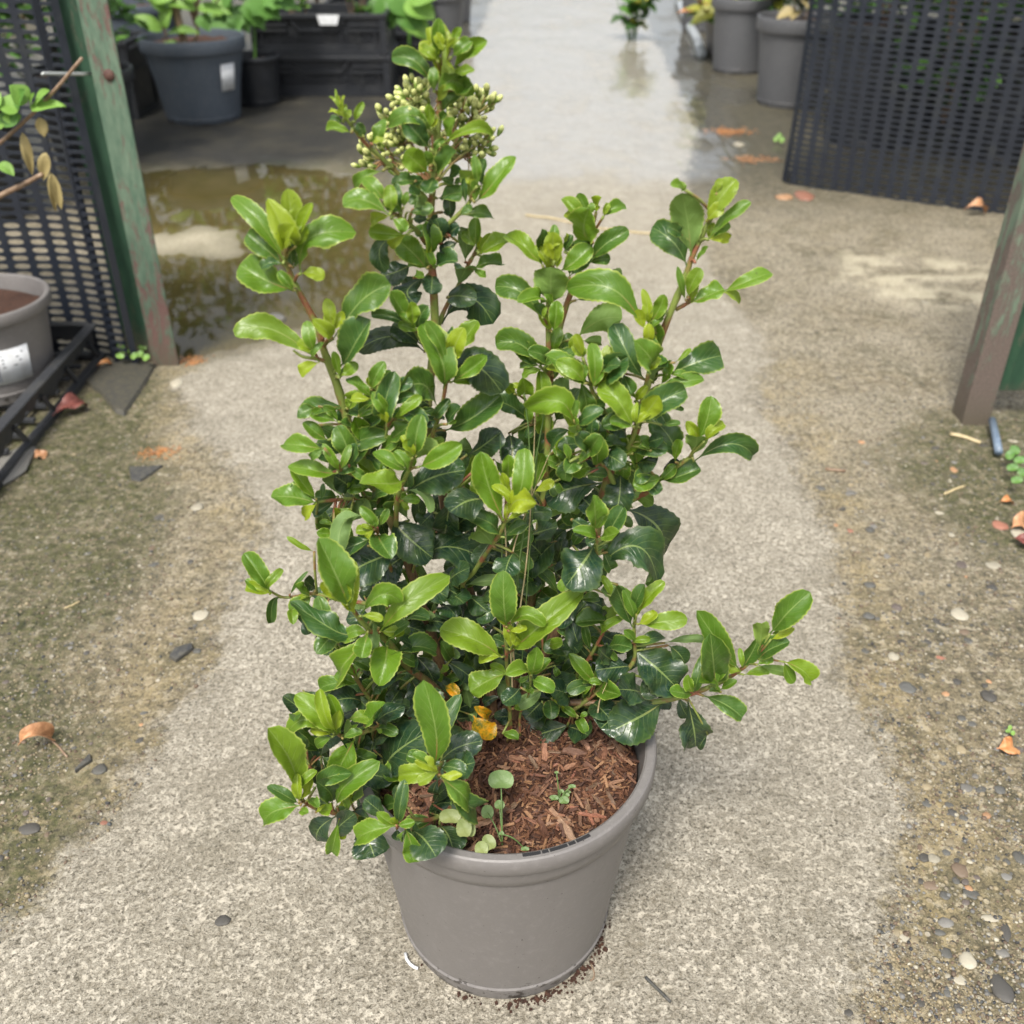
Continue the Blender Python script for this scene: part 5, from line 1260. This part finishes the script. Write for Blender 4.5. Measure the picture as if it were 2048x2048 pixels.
def net(name, label, path, h, pitch, vp, z0=.004, strand=.011, rib=.0052):
    e = empty(name, (path[0][0], path[0][1], 0)); tag(e, label, 'mesh fence'); O = Vector(e.location)
    P = [Vector((x, y, 0)) for x, y in path]; L = [0]
    for i in range(1, len(P)): L.append(L[-1] + (P[i]-P[i-1]).length)
    def at_(s):
        for i in range(1, len(P)):
            if s <= L[i]: t = (s-L[i-1])/(L[i]-L[i-1]); return P[i-1].lerp(P[i], t) - O, (P[i]-P[i-1]).normalized()
        return P[-1]-O, (P[-1]-P[-2]).normalized()
    nc = int(L[-1]/pitch); m = MB()
    for k in range(nc+1):
        p, t = at_(k*pitch); nr = Vector((-t.y, t.x, 0)); pv = [];
        rows = int(h/.06)
        for r_ in range(rows+1):
            z = z0 + h*r_/rows; wob = .0015*mn.noise(Vector((k*3.1, z*4, 0))) + .012*mn.noise(Vector((k*.21, z*2.5, 4)))
            c = p + nr*wob + Vector((0, 0, z)); a = t*strand/2; b = nr*.0022
            pv += [c-a-b, c+a-b, c+a+b, c-a+b]
        fs = []
        for r_ in range(rows):
            q = r_*4
            for j in range(4): fs.append((q+j, q+(j+1) % 4, q+4+(j+1) % 4, q+4+j))
        m.add(pv, fs)
    o = m.build('strand_bars', M_net, e, False); o['kind'] = 'stuff'
    m = MB(); rows = int(h/vp)
    for k in range(nc):
        p0, t0 = at_(k*pitch + strand*.4); p1, t1 = at_((k+1)*pitch - strand*.4)
        off = 0 if k % 2 else vp*.5
        for r_ in range(rows+1):
            z = z0 + vp*r_ + off*.0
            vv = []
            for q, th in ((0, 1.5), (.25, .85), (.5, .7), (.75, .85), (1, 1.5)):
                c = p0.lerp(p1, q) + Vector((0, 0, z + .0022*mn.noise(Vector((k*.5, z*9, 1))))) + Vector((-t0.y, t0.x, 0))*(.012*mn.noise(Vector(((k+q)*.21, z*2.5, 4)))); nr = Vector((-t0.y, t0.x, 0))*.0016; u_ = Vector((0, 0, rib*th/2))
                vv += [c-nr-u_, c-nr+u_, c+nr+u_, c+nr-u_]
            fs = []
            for g_ in range(4):
                b = g_*4
                for j in range(4): fs.append((b+j, b+(j+1) % 4, b+4+(j+1) % 4, b+4+j))
            m.add(vv, fs)
    o = m.build('cross_ribs', M_net, e, False); o['kind'] = 'stuff'; return e
net('mesh_fence', 'black plastic mesh with oval holes behind the left potted plant', [(-1.95, 2.03), (-1.3, 2.03), (-.92, 2.025), (-.865, 2.012), (-.835, 1.985), (-.845, 1.975), (-.815, 1.968), (-.785, 1.985)], 1.0, .0455, .0168, strand=.0135, rib=.0078)
bl = [ground(1570, 366), ground(1700, 388), ground(1850, 408), ground(1990, 425)]
c0, c1 = bl[0], bl[-1]
net('mesh_fence', 'black plastic mesh panel standing on the concrete at the upper right', [(c0.x+.03, c0.y+.10), (c0.x, c0.y+.02), (c0.x+.01, c0.y-.01), (bl[1].x, bl[1].y), (bl[2].x, bl[2].y), (c1.x, c1.y), (c1.x+.75, c1.y-.35)], 1.1, .0445, .0178, strand=.0165, rib=.0092)

# ================================================================== tray with the taupe pot at the left
tx1, tx0, ty0, ty1, th_ = -.888, -1.36, 1.30, 2.0, .085
tr = empty('carry_tray', (-1.12, 1.65, 0)); tag(tr, 'black plastic plant tray with open ribbed sides on the ground at the left', 'tray'); O = Vector(tr.location)
def P_(x, y, z): return Vector((x, y, z)) - O
m = MB()
m.box(P_(tx1, (ty0+ty1)/2, th_-.004), (.022, ty1-ty0, .006)); m.box(P_(tx0, (ty0+ty1)/2, th_-.004), (.022, ty1-ty0, .006))
m.box(P_((tx0+tx1)/2, ty1, th_-.004), (tx1-tx0-.022, .022, .006)); m.box(P_((tx0+tx1)/2, ty0, th_-.004), (tx1-tx0-.022, .022, .006))
m.build('tray_rim', M_tray, tr, False, .0015)
# scalloped side band under the rim on the near side
def band(xa, ya, xb, yb, name='side_band'):
    m = MB(); n_ = 56; vs = []; fs = []
    d_ = Vector((xb-xa, yb-ya, 0)); nr = Vector((-d_.y, d_.x, 0)).normalized()*.0015
    for i in range(n_+1):
        t = i/n_; p = P_(xa, ya, 0) + d_*t
        zb = th_ - .030 - .010*abs(math.sin(t*math.pi*14)) - .016*max(0, math.cos(t*math.pi*6))
        for s_ in (-1, 1): vs += [p + nr*s_ + Vector((0, 0, zb)), p + nr*s_ + Vector((0, 0, th_-.007))]
    for i in range(n_):
        b = i*4; fs += [(b, b+4, b+5, b+1), (b+2, b+3, b+7, b+6), (b, b+2, b+6, b+4)]
    m.add(vs, fs); m.build(name, M_tray, tr, False)
band(tx1-.006, ty0, tx1-.006, ty1); band(tx0, ty1-.004, tx1-.012, ty1-.004)
m = MB(); m.box(P_(tx1+.004, (ty0+ty1)/2, .008), (.016, ty1-ty0, .014)); m.box(P_((tx0+tx1)/2, ty1+.002, .008), (tx1-tx0-.02, .014, .014)); m.box(P_(tx0, (ty0+ty1)/2, .008), (.014, ty1-ty0, .014)); m.build('bottom_rail', M_tray, tr, False, .001)
for k in range(6):
    yy = ty0 + .04 + k*.125
    m = MB(); m.bar(P_(tx1-.004, yy, th_-.03), P_(tx1+.003, yy+.02, .014), .010, .007); m.build('strut', M_tray, tr, False)
m = MB()
for k in range(12): m.box(P_((tx0+tx1)/2, ty0+.03+k*.06, .016), (tx1-tx0-.03, .012, .006))
for k in range(7): m.box(P_(tx0+.04+k*.065, (ty0+ty1)/2, .0163), (.010, ty1-ty0-.02, .0045))
m.build('tray_floor', M_tray, tr, False)
def simple_pot(label, x, y, R, h, rb, mat, lip=.03, soilc=M_soil, depth=.03, seg=64, z=0, group=None, cat='plant pot'):
    e = empty('plant_pot', (x, y, z)); tag(e, label, cat, group)
    m = MB(); m.lathe(pot_profile(R, h, rb, lip_h=lip, band=lip*1.02, lipw=R*.07), seg); m.build('pot_body', mat, e, True).data.set_sharp_from_angle(angle=math.radians(32))
    m = MB(); vs = [(0, 0, h-depth)]; fs = []
    for i in range(1, 9):
        for k in range(32):
            a = 2*math.pi*k/32; r = (R-.018)*i/8; vs.append((r*math.cos(a), r*math.sin(a), h-depth + .008*mn.noise(Vector((x*9+r*math.cos(a)*30, r*math.sin(a)*30, 0)))))
    for k in range(32): fs.append((0, 1+k, 1+(k+1) % 32))
    for i in range(7):
        for k in range(32): a = 1+i*32+k; b = 1+i*32+(k+1) % 32; fs.append((a, a+32, b+32, b))
    mesh_obj('soil', vs, fs, soilc, e); return e
tp = simple_pot('taupe plastic pot with a white barcode label standing in the black tray', -1.022, 1.83, .132, .185, .102, M_pot, .022, z=.022)
# curved label on the right front of the pot
def curved_label(pot_e, R0, R1, H, a0, a1, z0, z1, mat, name='label', n_=10, off=.0012):
    vs = []; fs = []
    for i in range(n_+1):
        a = a0+(a1-a0)*i/n_
        for z in (z0, z1):
            r = R0 + (R1-R0)*z/H
            for dr in (off, off+.0006): vs.append(((r+dr)*math.cos(a), (r+dr)*math.sin(a), z))
    for i in range(n_):
        b = i*4
        for q in ((0, 2, 3, 1),): pass
        fs += [(b+1, b+5, b+7, b+3), (b+0, b+2, b+6, b+4), (b+2, b+3, b+7, b+6), (b, b+4, b+5, b+1)]
    return mesh_obj(name, vs, fs, mat, pot_e)
lb = curved_label(tp, .102, .1228, .185, -1.32, -.52, .045, .115, M_label, off=.0022)
m = MB(); Rz = lambda z: .102 + .0208*z/.185
def lab_quad(m, a0, a1, z0, z1, off=.0034):
    vs = []
    for a in (a0, a1):
        for z in (z0, z1): vs.append(((Rz(z)+off)*math.cos(a), (Rz(z)+off)*math.sin(a), z))
    m.add(vs, [(0, 2, 3, 1)])
for k in range(15): lab_quad(m, -1.27, -1.04, .052+k*.0026, .0531+k*.0026 + (.0006 if k % 3 else 0))
for k, (a, b) in enumerate(((-.98, -.62), (-.98, -.70), (-.98, -.66), (-.98, -.74))): lab_quad(m, a, b, .103-k*.008, .1055-k*.008)
lab_quad(m, -1.27, -1.03, .104, .1062)
o = m.build('label_print', M_print, lb, False)

# ---- climbing plant in that pot
cp = empty('potted_climber', (-1.02, 1.83, .17)); tag(cp, 'young plant with pale ivy-like leaves and dried hanging leaves at the left edge', 'plant'); O = Vector(cp.location)
def brn(pts, r, mat=M_twig, name='stem'):
    P3 = [aty(*p) - O for p in pts]; m = MB(); sm = smooth_line(P3, 4); m.tube(sm, [r*(1-.4*i/len(sm)) for i in range(len(sm))], 8); return m.build(name, mat, cp, True)
brn([(-60, 520, 1.83), (-90, 400, 1.82), (-60, 340, 1.8), (0, 286, 1.78), (60, 232, 1.77), (110, 180, 1.76), (164, 116, 1.75)], .0042)
brn([(-90, 480, 1.83), (-60, 430, 1.8), (0, 392, 1.79), (45, 370, 1.78), (85, 348, 1.77)], .006)
def simple_leaf_mesh(L, w, lobed=False, seed=0, curl=.25):
    """broad leaf lying along +X"""
    r_ = random.Random(seed); nl, nw = 14, 4; vs = []; fs = []
    for i in range(nl+1):
        t = i/nl
        pw = math.sin(math.pi*min(1, t**.75))**.8 if t < 1 else 0
        if lobed: pw *= .72 + .38*abs(math.sin(t*math.pi*3.2))
        for j in range(-nw, nw+1):
            s = j/nw
            x = t*L + (abs(s)*.10*L*(math.sin(t*20) if lobed else 0)) * .5
            vs.append((x, s*w/2*max(pw, .03), -curl*L*(t-.3)**2 + .22*abs(s)*w/2*pw + .05*w*math.sin(5*t+2*s+seed)))
    W_ = 2*nw+1
    for i in range(nl):
        for j in range(W_-1): a = i*W_+j; fs.append((a, a+1, a+W_+1, a+W_))
    return vs, fs
_lm = {}
def plain_leaf(parent, p, ax, N, L, w, mat, lobed=False, seed=0, curl=.25, name='leaf'):
    key = (mat.name, lobed, seed % 4, round(curl, 1))
    if key not in _lm:
        vs, fs = simple_leaf_mesh(1, .6, lobed, seed % 4, curl); me = bpy.data.meshes.new('leaf'); me.from_pydata(vs, [], fs)
        me.polygons.foreach_set('use_smooth', [True]*len(fs)); me.materials.append(mat); _lm[key] = me
    o = bpy.data.objects.new(name, _lm[key]); C.objects.link(o); o.parent = parent
    ax = ax.normalized(); Y_ = N.cross(ax).normalized(); Z_ = ax.cross(Y_)
    M = Matrix((ax, Y_, Z_)).transposed().to_4x4(); M.translation = p; o.matrix_local = M @ Matrix.Diagonal((L, w/.6, L, 1)); return o
def pxleaf(parent, O, u0, v0, u1, v1, wpx, y, mat, lobed=False, seed=0, curl=.2, dy=0.0, name='leaf'):
    a = aty(u0, v0, y); b = aty(u1, v1, y - dy); sc_ = (a-CAMP).length/FPX
    N = (CAMP-a).normalized()*.6 + Vector((0, 0, 1))*.7
    return plain_leaf(parent, a - O, b-a, N, (b-a).length, wpx*sc_, mat, lobed, seed, curl, name)
for i, (a, b, c, d, w, mt) in enumerate(((60, 215, 128, 208, 30, M_pale), (70, 205, 95, 178, 26, M_pale), (55, 205, 20, 170, 42, M_pale), (40, 215, -10, 205, 44, M_pale), (35, 222, 0, 252, 38, M_mid), (30, 215, 45, 178, 34, M_mid),
                             (20, 225, 30, 250, 30, M_pale), (0, 185, -40, 215, 50, M_pale), (0, 325, 28, 350, 22, M_pale), (60, 210, 66, 185, 16, M_pale), (10, 240, -30, 250, 36, M_pale))):
    pxleaf(cp, O, a, b, c, d, w, 1.76, mt, seed=i, curl=.15, dy=.01)
for i, (a, b, c, d, w) in enumerate(((45, 265, 65, 352, 18), (92, 305, 86, 362, 22), (100, 345, 124, 420, 18), (78, 235, 90, 275, 20), (98, 350, 112, 425, 12))):
    pxleaf(cp, O, a, b, c, d, w, 1.77, M_dry, seed=i, curl=.1, name='dried_leaf')

# ================================================================== background pots, crates and plants
def tagpot(*a, **k): return simple_pot(*a, **k)
b1 = tagpot('large slate blue pot with a white label beside the black crates', -1.285, 4.42, .208, .315, .148, M_potblue, .05)
la = math.atan2(aty(475, 180, 4.2).y - 4.42, aty(475, 180, 4.28).x + 1.285)
curved_label(b1, .152, .196, .315, -.78, -.40, .125, .225, M_label, off=.004)
def potted(label, x, y, z, stems, leaves, smat, lmats, rr_, L=(.07, .12), lobed=False, spread=.25, h=.5, name='potted_plant', group=None, n=40, wr=.6, cat='plant', sr=.004):
    e = empty(name, (x, y, z)); tag(e, label, cat, group)
    tips = []
    for s_ in range(stems):
        a = rr_.uniform(0, 6.28); q = rr_.uniform(.2, 1)
        top = Vector((math.cos(a)*spread*q, math.sin(a)*spread*q, h*rr_.uniform(.6, 1)))
        ln = smooth_line([Vector((math.cos(a)*.02, math.sin(a)*.02, 0)), top*.5 + Vector((rr_.uniform(-.03, .03), rr_.uniform(-.03, .03), .03)), top], 4)
        m = MB(); m.tube(ln, [sr*(1-.6*i/len(ln)) for i in range(len(ln))], 6); m.build('stem', smat, e, True); tips.append(ln)
    for i in range(n):
        ln = rr_.choice(tips); j = rr_.randrange(max(1, len(ln)//4), len(ln)); p = ln[j]
        a = rr_.uniform(0, 6.28); ax = Vector((math.cos(a), math.sin(a), rr_.uniform(-.5, .6)))
        N = Vector((rr_.uniform(-.4, .4), rr_.uniform(-.7, .1), 1)).normalized(); l = rr_.uniform(*L)
        plain_leaf(e, p, ax, N, l, l*wr, rr_.choice(lmats), lobed, rr_.randrange(9), .3)
    return e
R_ = random.Random(41)
bp_ = empty('potted_plant', (-1.285, 4.42, .28)); tag(bp_, 'light green leafed woody plant growing in the slate blue pot', 'plant'); O = Vector(bp_.location)
for P, r in (([(370, 95), (362, 60), (352, 20), (345, -40)], .016), ([(378, 95), (395, 70), (393, 40), (398, -10), (400, -60)], .006), ([(335, 75), (322, 40), (318, -10), (315, -60)], .005), ([(340, 100), (332, 85), (325, 72)], .004), ([(393, 40), (420, 20), (440, -5)], .004)):
    m = MB(); m.tube(smooth_line([aty(u, v, 4.36) - O for u, v in P], 4), r, 8); m.build('stem', M_twig, bp_, True)
for i, (a, b, c, d, w, mt) in enumerate(((325, 62, 262, 28, 30, M_pale), (325, 55, 338, 12, 30, M_pale), (335, 65, 395, 58, 20, M_pale), (338, 80, 355, 100, 18, M_pale), (340, 85, 320, 105, 18, M_pale), (345, 90, 372, 100, 18, M_pale), (345, 100, 340, 118, 14, M_pale),
                             (392, 18, 325, 2, 22, M_pale), (395, 15, 462, 22, 26, M_pale), (398, -5, 440, -30, 30, M_pale), (395, 0, 350, -30, 30, M_pale), (330, 20, 290, -15, 28, M_pale), (398, 30, 420, 60, 30, M_mid), (350, -10, 300, 5, 24, M_pale))):
    pxleaf(bp_, O, a, b, c, d, w, 4.34, mt, seed=i, curl=.3, dy=.02)
lb_ = empty('potted_plant', (-1.12, 4.72, .2)); tag(lb_, 'large lobed bright green leaves rising between the slate pot and the crates', 'plant'); O = Vector(lb_.location)
m = MB(); m.tube(smooth_line([Vector((0, 0, -.1)), Vector((.02, 0, .1)), Vector((.05, 0, .3))], 4), .006, 8); m.build('stem', M_mid, lb_, True)
for i, (a, b, c, d, w, mt) in enumerate(((470, 10, 498, 62, 60, M_mid), (450, 30, 400, 70, 66, M_mid), (500, -10, 560, 30, 70, M_mid), (460, -10, 420, 30, 50, M_pale), (520, -5, 598, 10, 50, M_mid), (490, 0, 530, 55, 50, M_mid), (480, 20, 440, 62, 60, M_mid), (540, -10, 590, -40, 60, M_mid), (440, 10, 470, -30, 50, M_mid))):
    pxleaf(lb_, O, a, b, c, d, w, 4.7, mt, True, seed=i, curl=.3, dy=.03)
lp2 = simple_pot('dark pot holding the lobed green plant behind the slate pot', -1.12, 4.72, .12, .2, .09, M_black, .02)

def crate(label, x, y, z, w, d, h, mat, rot=0, handle=True, group=None, lat=True):
    e = empty('crate', (x, y, z), rot); tag(e, label, 'crate', group)
    for sx in (-1, 1):
        for sy in (-1, 1): m = MB(); m.box((sx*(w/2-.014), sy*(d/2-.014), h/2), (.028, .028, h-.004)); m.build('corner_post', mat, e, False, .002)
    m = MB(); t = .012
    for sy in (-1, 1):
        m.box((0, sy*(d/2-.004), h-.011), (w+.012, .020, .018))
    for sx in (-1, 1):
        m.box((sx*(w/2-.004), 0, h-.0112), (.020, d-.012, .0176))
    m.build('rim', mat, e, False, .002)
    m = MB(); m.box((0, -(d/2-.005), .012), (w-.06, .012, .024)); m.box((0, d/2-.005, .012), (w-.06, .012, .024)); m.box((-(w/2-.005), 0, .0121), (.012, d-.022, .0236)); m.box((w/2-.005, 0, .0121), (.012, d-.022, .0236)); m.build('bottom_rail', mat, e, False)
    for sy, nm in ((-1, 'front_panel'), (1, 'back_panel')):
        m = MB(); yy = sy*(d/2-.010)
        m.box((0, yy - sy*.010, h*.48), (w-.057, .003, h*.94))
        hw = .12 if handle else 0
        m.box((0, yy, h*.17), (w-.056, .005, h*.22))
        for sx in (-1, 1):
            m.box((sx*(w*.25+hw*.5), yy, h*.80), (w*.5-hw-.03, .0052, h*.22)); m.box((sx*(w*.25+hw*.5), yy - sy*-.004, h*.60), (w*.5-hw-.03, .014, .010))
            for k in range(3): m.box((sx*(w/2-.05-k*.075), yy + sy*.004, h*.3), (.006, .006, h*.52))
            if handle: m.bar((sx*.12, yy+sy*.004, h*.88), (sx*.085, yy+sy*.004, h*.62), .010, .010)
        if handle: m.box((0, yy+sy*.004, h*.61), (.175, .013, .012))
        for k in range(-14, 15):
            for sg in (-1, 1):
                x0_ = k*.022; z0_ = h*.28; z1_ = h*.60; dx = (z1_-z0_)*.8*sg
                if abs(x0_) < w/2-.05 and abs(x0_+dx) < w/2-.05: m.bar((x0_, yy + .001*sg, z0_), (x0_+dx, yy + .001*sg, z1_), .0035, .0045)
        m.build(nm, mat, e, False)
    for sx in (-1, 1):
        m = MB(); m.box((sx*(w/2-.010), 0, h*.45), (.005, d-.056, h*.84)); m.box((sx*(w/2-.008), 0, h*.6), (.010, d-.056, .012))
        m.build('side_panel', mat, e, False)
    m = MB(); m.box((0, 0, .008), (w-.05, d-.05, .008)); m.build('crate_floor', mat, e, False)
    return e
cg = 'stacked black plastic crates at the back left'
cx = -.851; cy = 5.065
crate('lower black lattice crate resting on the wet ground at the back left', cx, cy, 0, .60, .40, .172, M_black, 0, group=cg)
uc = crate('upper black lattice crate carrying a white label on its rim', cx-.005, cy+.004, .170, .60, .40, .172, M_black, 0, group=cg)
m = MB(); m.add([(.005, -.222, .168), (.104, -.222, .168), (.090, -.2225, .128), (.016, -.2225, .128), (.005, -.219, .168), (.104, -.219, .168), (.090, -.2195, .128), (.016, -.2195, .128)], [(0, 3, 2, 1), (4, 5, 6, 7), (0, 1, 5, 4), (1, 2, 6, 5), (2, 3, 7, 6), (3, 0, 4, 7)])
m.build('label', M_label, uc, False)
crate('black crate standing just behind the stacked pair, right end showing', cx+.16, cy+.50, 0, .60, .40, .2, M_black, 0, group=cg)
crate('second black crate further back along the left of the path', cx+.12, cy+1.05, 0, .60, .40, .25, M_black, 0, group=cg)
crate('third black crate far back along the left of the path', cx+.10, cy+1.7, 0, .60, .40, .25, M_black, 0, group=cg)
crate('dark ribbed crate left of the slate blue pot', -1.70, 4.52, 0, .32, .3, .30, M_black, 0, False, group=cg)
sp2 = simple_pot('blackish pot behind the slate blue pot by the green post', -1.66, 4.95, .19, .38, .14, M_potblue, .04)
for i, (x, y, z, hh, lb2) in enumerate(((cx-.15, cy, .20, .34, 'twiggy plant in the upper crate, left half'), (cx+.16, cy+.02, .2, .34, 'brown stemmed plant in the upper crate, right half'))):
    e = potted(lb2, x, y, z, 6, 0, M_twig, [M_mid, M_pale], R_, (.05, .09), n=16, h=hh, spread=.1, sr=.005)
# broad-leaved green plant right of the crates
gp = empty('potted_plant', (-.50, 5.35, .1)); tag(gp, 'broad bright green leaves hanging over the right end of the crates', 'plant'); O = Vector(gp.location)
m = MB(); m.tube(smooth_line([Vector((0, 0, -.1)), Vector((0, 0, .15)), Vector((.0, 0, .45))], 4), .007, 8); m.build('stem', M_mid, gp, True)
for i, (a, b, c, d, w, mt) in enumerate(((800, 10, 845, 62, 60, M_mid), (810, 0, 870, 30, 60, M_pale), (790, 30, 870, 72, 50, M_pale), (780, 20, 760, 60, 50, M_mid), (820, -10, 872, -10, 60, M_pale), (770, 0, 740, 45, 46, M_mid), (790, -20, 830, 30, 70, M_mid), (760, -10, 800, 40, 60, M_mid), (800, 45, 862, 68, 34, M_pale))):
    pxleaf(gp, O, a, b, c, d, w, 5.1, mt, False, seed=i, curl=.35, dy=.03)
simple_pot('grey pot standing on the left side of the path, top of picture', aty(880, 0, 6.3).x, 6.3, .15, .28, .11, M_potgrey, .03)
simple_pot('grey pot far back on the left side of the path', aty(905, -20, 7.4).x, 7.4, .15, .3, .11, M_potgrey, .03)

# right hand row of pots
simple_pot('tall grey pot half hidden by the right mesh fence', 1.222, 4.72, .178, .352, .135, M_potgrey, .055)
simple_pot('grey pot right behind the tall one at the upper right', 1.16, 5.55, .17, .34, .13, M_potgrey, .05)
simple_pot('squat taupe pot under yellowish leaves at the upper right', 1.20, 6.05, .17, .24, .12, M_pot, .03)
simple_pot('grey pot at the far end of the right row', 1.2, 7.0, .16, .28, .12, M_potgrey, .03)
potted('withered plant with drooping dry leaves in the tall grey pot', 1.222, 4.72, .33, 4, 0, M_twig, [M_dry, M_dk], R_, (.06, .10), n=22, h=.12, spread=.10)
potted('yellow green plant spilling over the taupe pot at the upper right', 1.14, 5.95, .14, 11, 0, M_mid, [M_yel, M_yel, M_pale, M_orange], R_, (.09, .15), n=110, h=.16, spread=.30)
potted('yellow green plant over the grey pot behind', 1.16, 5.50, .24, 8, 0, M_mid, [M_yel, M_mid], R_, (.08, .13), n=70, h=.16, spread=.24)
potted('bushy yellow green plant on the ground at the top right of the path', aty(1268, 20, 6.6).x, 6.6, .0, 9, 0, M_mid, [M_yel, M_mid, M_dk], R_, (.07, .12), n=80, h=.32, spread=.22)
potted('dark leafed plant at the far right row', 1.3, 7.2, .25, 7, 0, M_mid, [M_mid, M_dk], R_, (.08, .12), n=60, h=.5, spread=.3)
m = MB(); q = [ground(1355, 5), ground(1375, 55), ground(1392, 85), ground(1402, 118)]
m.tube([Vector((k.x, k.y, .025)) for k in smooth_line(q, 3)], .026, 12)
kp = m.build('pipe', mat_dead('pale_grey_pipe', (.30, .33, .35), (.48, .51, .53), .3), None, True); tag(kp, 'pale grey hose lying along the right side of the wet path', 'hose')
# dense shrubs behind the mesh and behind the crates (they fill the rows and are mirrored in the wet ground)
def bushy(label, x, y, R, h, mats, n_, seed, z0=.0, L=.08, group='nursery shrubs standing in rows'):
    r_ = random.Random(seed); e = empty('nursery_shrub', (x, y, z0)); tag(e, label, 'shrub', group)
    for k in range(4):
        a = k*1.6+seed; m = MB(); m.tube(smooth_line([Vector((0, 0, 0)), Vector((math.cos(a)*R*.3, math.sin(a)*R*.3, h*.5)), Vector((math.cos(a)*R*.6, math.sin(a)*R*.6, h*.9))], 3), .008, 6); m.build('stem', M_twig, e, True)
    for q_, mt in enumerate(mats):
        m = MB()
        for i in range(n_):
            a = r_.uniform(0, 6.28); rr2 = R*math.sqrt(r_.random()); z = h*(.12 + .88*r_.random())
            rr2 *= (1.05 - .6*abs(z/h-.5)); p = Vector((rr2*math.cos(a), rr2*math.sin(a), z))
            if mn.noise(p*5 + Vector((seed, 0, 0))) < -.28: continue
            l = L*r_.uniform(.6, 1.2); w = l*.5; d_ = Vector((r_.uniform(-1, 1), r_.uniform(-1, 1), r_.uniform(-.6, .5))).normalized()
            s_ = d_.cross(Vector((r_.uniform(-.4, .4), r_.uniform(-.4, .4), 1))).normalized(); u_ = s_.cross(d_)
            m.add([p, p + d_*l*.35 + s_*w/2 + u_*l*.06, p + d_*l*.75 + s_*w*.4, p + d_*l - u_*l*.1, p + d_*l*.75 - s_*w*.4, p + d_*l*.35 - s_*w/2 + u_*l*.06, p + d_*l*.5], [(0, 1, 6), (1, 2, 6), (2, 3, 6), (3, 4, 6), (4, 5, 6), (5, 0, 6)])
        o = m.build('foliage', mt, e, True); o['kind'] = 'stuff'
    return e
for i, (x, y, R, h, z0) in enumerate(((1.75, 4.4, .34, .95, .18), (1.45, 5.3, .30, .9, .2), (2.2, 3.95, .34, .9, .18), (2.05, 5.2, .4, 1.1, .2), (2.6, 4.6, .4, 1.1, .2), (1.75, 6.3, .42, 1.1, .2), (2.9, 3.6, .4, 1.0, .1))):
    bushy(['shrub seen through the right mesh just behind its left part', 'shrub behind the tall grey pot and mesh', 'shrub seen through the right mesh near the picture edge', 'taller shrub in the second row behind the right mesh',
           'shrub in the second row at the far right', 'shrub in the third row on the right', 'shrub outside the right end of the mesh'][i], x, y, R, h, [M_dk, M_mid], 420, i+1, z0)
for i, (x, y, R, h) in enumerate(((-1.62, 3.05, .19, .30), (-2.08, 3.1, .19, .30), (-1.50, 3.75, .18, .30))):
    simple_pot(['big black pot showing through the left mesh', 'big black pot at the left edge behind the mesh', 'black pot further back behind the left mesh'][i], x, y, R, h, R*.75, M_black, .04, seg=48)
    bushy(['shrub in the big black pot behind the left mesh', 'shrub in the black pot at the far left edge', 'shrub in the further black pot behind the left mesh'][i], x, y, .27, .8, [M_dk, M_mid], 260, 51+i, .24)
for i, (x, y) in enumerate(((1.36, 4.02), (1.78, 3.78), (2.16, 3.45))):
    simple_pot(['large black pot close behind the left part of the right mesh', 'large black pot close behind the middle of the right mesh', 'large black pot behind the right end of the right mesh'][i], x, y, .20, .42, .16, M_black, .04, seg=48)
    bushy(['leafy shrub in the large black pot behind the mesh, leftmost', 'leafy shrub in the large black pot behind the middle of the mesh', 'leafy shrub in the large black pot behind the right end of the mesh'][i], x, y, .30, .6, [M_mid, M_pale], 200, 61+i, .38)
bushy('leafy green shrub pressed against the back of the right mesh, left half', 1.52, 3.72, .26, .85, [M_mid, M_dk], 330, 71, .12)
bushy('leafy green shrub pressed against the back of the right mesh, right half', 1.98, 3.42, .28, .9, [M_mid, M_pale], 330, 72, .12)
for i, (x, y) in enumerate(((1.72, 4.35), (2.2, 3.95), (2.08, 4.75), (1.55, 5.15))):
    simple_pot(['dark pot showing through the left part of the right mesh', 'dark pot showing through the right mesh near the edge', 'dark pot in the second row behind the right mesh', 'dark pot behind the tall grey pot'][i], x, y, .16, .26, .12, M_black, .03, seg=40)
for i, (x, y, R, h, z0) in enumerate(((-1.0, 5.75, .36, 1.1, .28), (-1.6, 5.6, .40, 1.2, .2), (-2.3, 5.2, .45, 1.2, .2), (-.95, 6.5, .38, 1.1, .28), (-1.9, 6.7, .5, 1.3, .2), (-2.2, 3.9, .42, 1.1, .15))):
    bushy(['shrub behind the stacked crates', 'shrub behind the slate blue pot', 'shrub behind the left mesh far away', 'shrub in the crate row along the left of the path', 'tall shrub in the far left row', 'shrub behind the left mesh'][i], x, y, R, h, [M_dk, M_mid], 420, i+21, z0)
print('tris', sum(len(o.data.polygons) for o in bpy.data.objects if o.type == 'MESH'))
